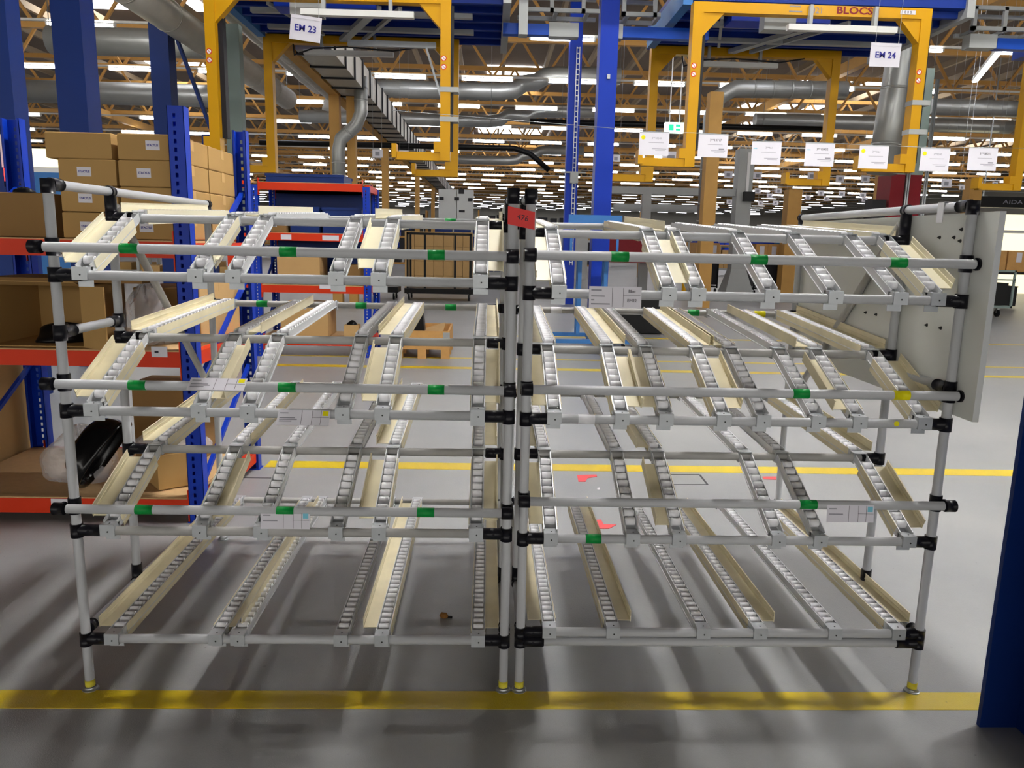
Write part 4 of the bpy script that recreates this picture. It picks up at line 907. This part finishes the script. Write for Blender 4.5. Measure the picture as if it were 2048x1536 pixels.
def crate_cart(x, y, label, group, bins=True):
    root = empty('crate_cart', (x, y, 0), label, 'cart', group)
    part(legs(MB(), x - .36, x + .36, y - .4, y + .4, .14, 1.02, .035).box(x - .36, x + .36, y - .4, y + .4, .16, .2).box(x - .36, x + .36, y - .4, y + .4, .98, 1.02), 'frame', 'black', root)
    part(MB().box(x - .34, x + .34, y - .36, y + .38, .24, .92), 'cargo_net', 'cable', root)
    for q in (-.35, .005): part(MB().box(x + q, x + q + .345, y - .38, y + .38, 1.02, 1.48), 'crate', 'wood', root)
    for q in (-.24, .12): part(MB().box(x + q, x + q + .14, y - .385, y - .38, 1.18, 1.42), 'paper_slip', 'paper', root)
    casters(root, x - .3, x + .3, y - .34, y + .34, .065)
for k in range(3): crate_cart(8.15 + k * .82, 20.9, 'black cage cart with brown crates and white paper slips behind the racks', 'black crate carts')
for k, m_ in enumerate(('blue', 'blue_light', 'blue')): bin_((8.05 + k * .68, 20.9, 1.49), .64, .5, .36, ('blue bin on top of the crate cart, nearest to the grey gantry', 'lighter blue worn bin on top of the crate carts', 'blue bin on top of the crate carts, next to the white board')[k], m_)
bin_((6.55, 21.5, 1.49), .66, .5, .36, 'blue bin between the timber post and the grey gantry', 'blue'); crate_cart(6.55, 21.5, 'black cage cart with brown crates left of the grey gantry', None)
single(MB().box(2.9, 5.2, 19, 19.7, .9, 1.75).box(2.95, 3.05, 19.1, 19.2, 0, .9).box(5.0, 5.1, 19.1, 19.2, 0, .9), 'parts_table', 'red_dark', 'reddish brown parts table left of the grey gantry', 'table')
for k in range(3): single(MB().cyl((5.45 + k * .27, 19.3, 0), (5.45 + k * .27, 19.3, .95), .085, 14), 'bollard', 'hanger_yellow', 'yellow bollard in the row behind the racks', 'bollard', 'yellow bollards')
# silver ducts
def duct(pts, r, label, rib=.5, m='duct'):
    mb = MB().tube(pts, r, 18)
    for (p, q) in zip(pts[:-1], pts[1:]):
        p, q = Vector(p), Vector(q); L_ = (q - p).length; n = int(L_ / rib); d = (q - p).normalized()
        for k in range(1, n): c = p + d * (k * L_ / n); mb.cyl(c - d * .02, c + d * .02, r * 1.035, 18)
    o = single(mb, 'air_duct', m, label, 'duct')
    top = max(pts, key=lambda q: q[2])
    for q in ([pts[0], pts[-1]] if abs(Vector(pts[0]).z - Vector(pts[-1]).z) < .6 else [top]):
        if q[2] > 3: part(MB().cyl((q[0], q[1], q[2]), (q[0], q[1], 8.3), .008, 6), 'hanger_rod', 'steel', o)
    return o
a = at(1788, 250, Y=10.9)
duct([(a.x - .12, 10.9, 2.65), (a.x - .06, 10.9, 3.6), (a.x, 10.9, 4.4), (a.x + .1, 10.9, 6.4)], .235, 'thick silver vertical duct behind the yellow leg at EM 24', .35)
rp = empty('pump_post', (7.55, 12.2, 0), 'dark red steel post with thin pipes below the thick silver duct', 'post')
part(MB().box(7.25, 7.50, 12, 12.5, 0, 2.75).box(7.60, 7.82, 12, 12.5, 0, 2.75), 'post', 'red_dark', rp)
pp = MB()
for x in (7.53, 7.57, 7.86, 7.90): pp.cyl((x, 11.98, 0), (x, 11.98, 4.4), .018, 8)
pp.box(7.2, 7.55, 11.96, 11.98, 2.05, 2.10); part(pp, 'pipe', 'steel', rp); part(MB().box(6.95, 7.2, 12, 12.3, 1.9, 2.3), 'switch_box', 'cable', rp)
part(MB().box(7.25, 7.85, 12.05, 12.45, 2.75, 4.6), 'sleeve', 'grey_green', rp)
a = at(1418, 320, Y=17); e = at(1450, 182, Y=17)
duct([(a.x, 17, 1.6), (a.x, 17, e.z - .6), (a.x + .12, 17, e.z - .15), (a.x + .5, 17, e.z + .05), (a.x + 3.2, 17, e.z + .1)], .20, 'silver elbow duct beside the brown timber post with marks', .4)
a = at(678, 350, Y=14.4); b = at(722, 215, Y=14.4)
duct([(a.x, 14.4, 2.2), (a.x, 14.4, a.z + .5), (a.x + .05, 14.4, a.z + .72), (b.x - .1, 14.4, b.z - .35), (b.x, 14.4, b.z - .1), (b.x, 14.4, b.z + .6)], .135, 'bent silver pipe duct coming down beside the timber post', .2)
part(MB().box(a.x + .12, a.x + .3, 14.7, 14.9, 0, 4.3), 'hang_post', 'timber', None); bpy.data.objects['hang_post'].name = 'timber_post'
tag([o for o in bpy.data.objects if o.name.startswith('timber_post') and not o.get('label')][0], 'ochre timber post right behind the bent silver pipe duct', 'post')
dm = MB(); dx0, dx1, dz0, dz1 = -3.20, -2.62, 4.36, 4.86
dm.box(dx0, dx1, 11, 60, dz0, dz1)
y = 11.2
while y < 60: dm.box(dx0 - .03, dx1 + .03, y, y + .05, dz0 - .03, dz1 + .03, 1); y += .95
single(dm, 'box_duct', ['duct_rib', 'cable'], 'long rectangular air duct with dark flanges running along the ochre beam', 'duct')
for x, z, r, y1, nm in ((-4.22, 5.04, .24, 17.5, 'upper'), (-4.60, 4.42, .22, 16.0, 'lower'), (-3.80, 4.72, .17, 16.8, 'short')):
    duct([(x, 5.5, z), (x, y1, z)], r, {'upper': 'upper grey round duct running back beside the box duct', 'lower': 'lower grey round duct running back behind the yellow hanger at EM 23', 'short': 'thinner grey round duct between the round duct and the box duct'}[nm], 1.2, 'duct_rib')
single(lump_mb((-3.78, 17.12, 4.38), .26, .22, .42, 77, amp=.25), 'wrapped_end', 'white', 'white sheet wrapped round the end of the round duct', 'sheet')
def hduct(px0, py0, px1, py1, Y, r, label, bend=None):
    a, b = at(px0, py0, Y=Y), at(px1, py1, Y=Y); z = (a.z + b.z) / 2; pts = [(a.x, Y, z), (b.x - .6, Y, z)]
    if bend:
        q = at(*bend, Y=Y); pts += [(b.x - .15, Y, z + .06), (b.x + .1, Y, z + .25), (q.x - .25, Y, q.z - .2), (q.x, Y, q.z - .04), (q.x + .3, Y, q.z), (q.x + 2.2, Y, q.z + .03)]
    else: pts += [(b.x, Y, z)]
    return duct(pts, r, label, 3)
hduct(690, 172, 1040, 188, 21.4, .24, 'large silver duct crossing the roof with an upward bend near the blue columns', (1090, 150))
hduct(600, 232, 1010, 244, 27, .22, 'silver duct crossing further back under the roof', (1070, 222))
hduct(860, 318, 1040, 322, 38, .22, 'silver duct crossing far back above the white machine', (1080, 300))
hduct(100, 78, 430, 92, 14.5, .27, 'thick pale duct crossing behind the dark blue columns')
hduct(20, 178, 440, 196, 23, .33, 'wide grey duct crossing behind the carton stack')
hduct(1510, 232, 2020, 262, 24, .22, 'long pale duct crossing behind the thick silver duct')
hduct(1860, 210, 2048, 222, 18, .2, 'dull duct crossing right of the hanger at EM 24')
a, b = at(600, 287, Y=18), at(1060, 300, Y=18)
bpp = single(MB().tube([(a.x - 1, 18, a.z), (b.x - .4, 18, a.z + .02), (b.x, 18, a.z - .1), (b.x + .5, 18, a.z - .5)], .07, 10), 'black_pipe', 'black', 'long black pipe crossing behind the yellow hanger of EM 23', 'pipe')
for q in (a.x + 1, b.x - 1): part(MB().cyl((q, 18, a.z), (q, 18, 8.3), .008, 6), 'hanger_rod', 'steel', bpp)
a, b = at(1060, 243, Y=23), at(1400, 256, Y=23)
bpp = single(MB().tube([(a.x, 23, a.z), (b.x, 23, a.z), (b.x + 4, 23, a.z)], .09, 10), 'black_pipe', 'black', 'long black pipe crossing behind the blue columns', 'pipe')
for q in (a.x + 1, b.x + 2): part(MB().cyl((q, 23, a.z), (q, 23, 8.3), .008, 6), 'hanger_rod', 'steel', bpp)
# right edge
rt_ = empty('steel_trolley', (11.3, 14.8, 0), 'green grey wheeled trolley with dark boxes beyond the white board', 'trolley')
a = at(1968, 560, Y=14.4); b = at(2028, 540, Y=14.4)
part(legs(MB(), a.x - 1.2, b.x, 14.3, 15.0, .2, 1.02, .04).box(a.x - 1.2, b.x, 14.3, 14.34, .98, 1.02).box(a.x - 1.2, b.x, 14.3, 14.34, .80, .83).box(a.x - 1.2, b.x, 14.3, 15.0, .2, .25), 'frame', 'grey_green', rt_)
part(MB().box(a.x - 1.1, b.x - .1, 14.36, 14.9, .26, .74), 'dark_box', 'black', rt_); casters(rt_, a.x - 1.0, b.x - .25, 14.4, 14.9, .085)
for k in range(8): carton((9.5 + k * .62, 17.2, .92), .58, .6, .52, 'brown crate with white slip in the row beyond the white board', 0, ('wood', 'carton'), group='brown crates beyond the white board')
single(legs(MB(), 9.1, 14.3, 16.8, 17.6, 0, .9, .06).box(9.1, 14.3, 16.8, 17.6, .86, .915), 'crate_bench', 'black', 'long black bench under the brown crates beyond the white board', 'bench')
for k in range(5): bin_((9.6 + k * .85, 17.25, .06), .7, .5, .5, 'dark rusty bin under the long black bench', 'red_dark' if k % 2 else 'black', 'bins under the black bench')
for k in range(8):
    st = MB().box(9.42 + k * .62, 9.56 + k * .62, 16.892, 16.898, 1.16, 1.40); single(st, 'paper_slip', 'paper', 'white paper slip on a brown crate beyond the white board', 'paper', 'paper slips on the brown crates')
a, b = at(1988, 428, Y=24), at(2042, 464, Y=24)
cb_ = empty('glow_cabin', ((a.x + b.x) / 2, 24.5, 0), 'glowing cream cabin at the edge beyond the white board', 'cabin')
part(MB().box(a.x, b.x + 1.5, 24, 26, 0, a.z), 'wall', 'glow_cream', cb_); part(MB().box(a.x - .1, b.x + 1.6, 23.9, 24, b.z - .05, b.z + .05), 'ledge', 'white', cb_)  # cabin wall glows by itself, its brightness is put into the material
a, b = at(1958, 392, Y=22), at(2048, 416, Y=22)
bn = single(MB().box(a.x, b.x + 2, 22, 22.3, b.z, a.z), 'display_banner', 'black', 'long black overhead banner with faint white letters at the edge', 'banner')
text('AIDA', .17, (a.x + 1.1, 21.99, (a.z + b.z) / 2), bn, 'ink_grey', sx=1.6)
for q in (a.x + .2, b.x + 1.6): part(MB().bar((q, 22.1, a.z), (q, 22.1, 8.28), .03, .03), 'rod', 'steel', bn)
a, b = at(1950, 160, Y=15), at(1998, 100, Y=12)
single(MB().bar((a.x, 15, a.z), (b.x, 12, b.z), .12, .07, 0).bar((a.x, 15, a.z - .04), (b.x, 12, b.z - .04), .09, .02, 1), 'strip_light', ['housing', 'strip'], 'single strip light hung lengthwise above the cable tray at the edge', 'light')
# left side, far
a, b = at(62, 285, Y=10.5), at(128, 335, Y=10.5)
wb = empty('work_booth', ((a.x + b.x) / 2, 11, 0), 'glowing cream work booth behind the perforated blue post', 'booth')
part(MB().box(a.x - 1, b.x + .1, 11.4, 11.5, 0, a.z), 'back_wall', 'glow_cream', wb); part(MB().box(a.x - 1, b.x + .1, 10.5, 11.3, b.z - .08, b.z), 'counter', 'white', wb); part(MB().box(a.x - 1, b.x + .1, 10.5, 10.6, 0, b.z - .08), 'front', 'blue_light', wb)  # back wall glows in place of booth lighting
part(MB().box(a.x + .05, a.x + .12, 11.36, 11.4, b.z + .05, a.z - .05).box(a.x + .15, a.x + .22, 11.36, 11.4, b.z + .05, a.z - .05), 'upright_pipe', 'red_dark', wb)
# long far rows of shelving that close the view
for y, x0, x1 in ((46, -30, 40), (64, -38, 44), (86, -40, 46)):
    x = x0
    while x < x1:
        w = rg_.uniform(3.0, 5.5)
        if abs(x + w / 2 + 1.5) > 3.2: far_shelf(x, x + w, y + rg_.uniform(-3, 3), rg_.uniform(1.9, 3.0), 'far goods shelf in the long rows at the end of the hall', 'far goods shelves', rg_.choice(['grey_paint', 'truss', 'blue_dark']), rg_.choice(['carton_light', 'carton', 'machine', 'blue', 'cable', 'carton_light']))
        x += w + rg_.uniform(.4, 2.5)
for k in range(9):
    x = 9.5 + (k % 5) * 3.3; y = 27 + (k // 5) * 8
    far_shelf(x, x + 2.6, y, rg_.uniform(1.7, 2.3), 'mid-distance goods shelf between the timber posts', 'mid-distance goods shelves', 'grey_paint', rg_.choice(['machine', 'carton', 'carton_light', 'blue_dark']))
for k in range(6): far_shelf(-9.5 - k * 3.1, -7.0 - k * 3.1, 19 + (k % 3) * 2.2, 2.2, 'goods shelf behind the left-hand racking aisle', 'goods shelves behind the racking', 'grey_paint', rg_.choice(['carton', 'carton_light', 'blue_dark']))
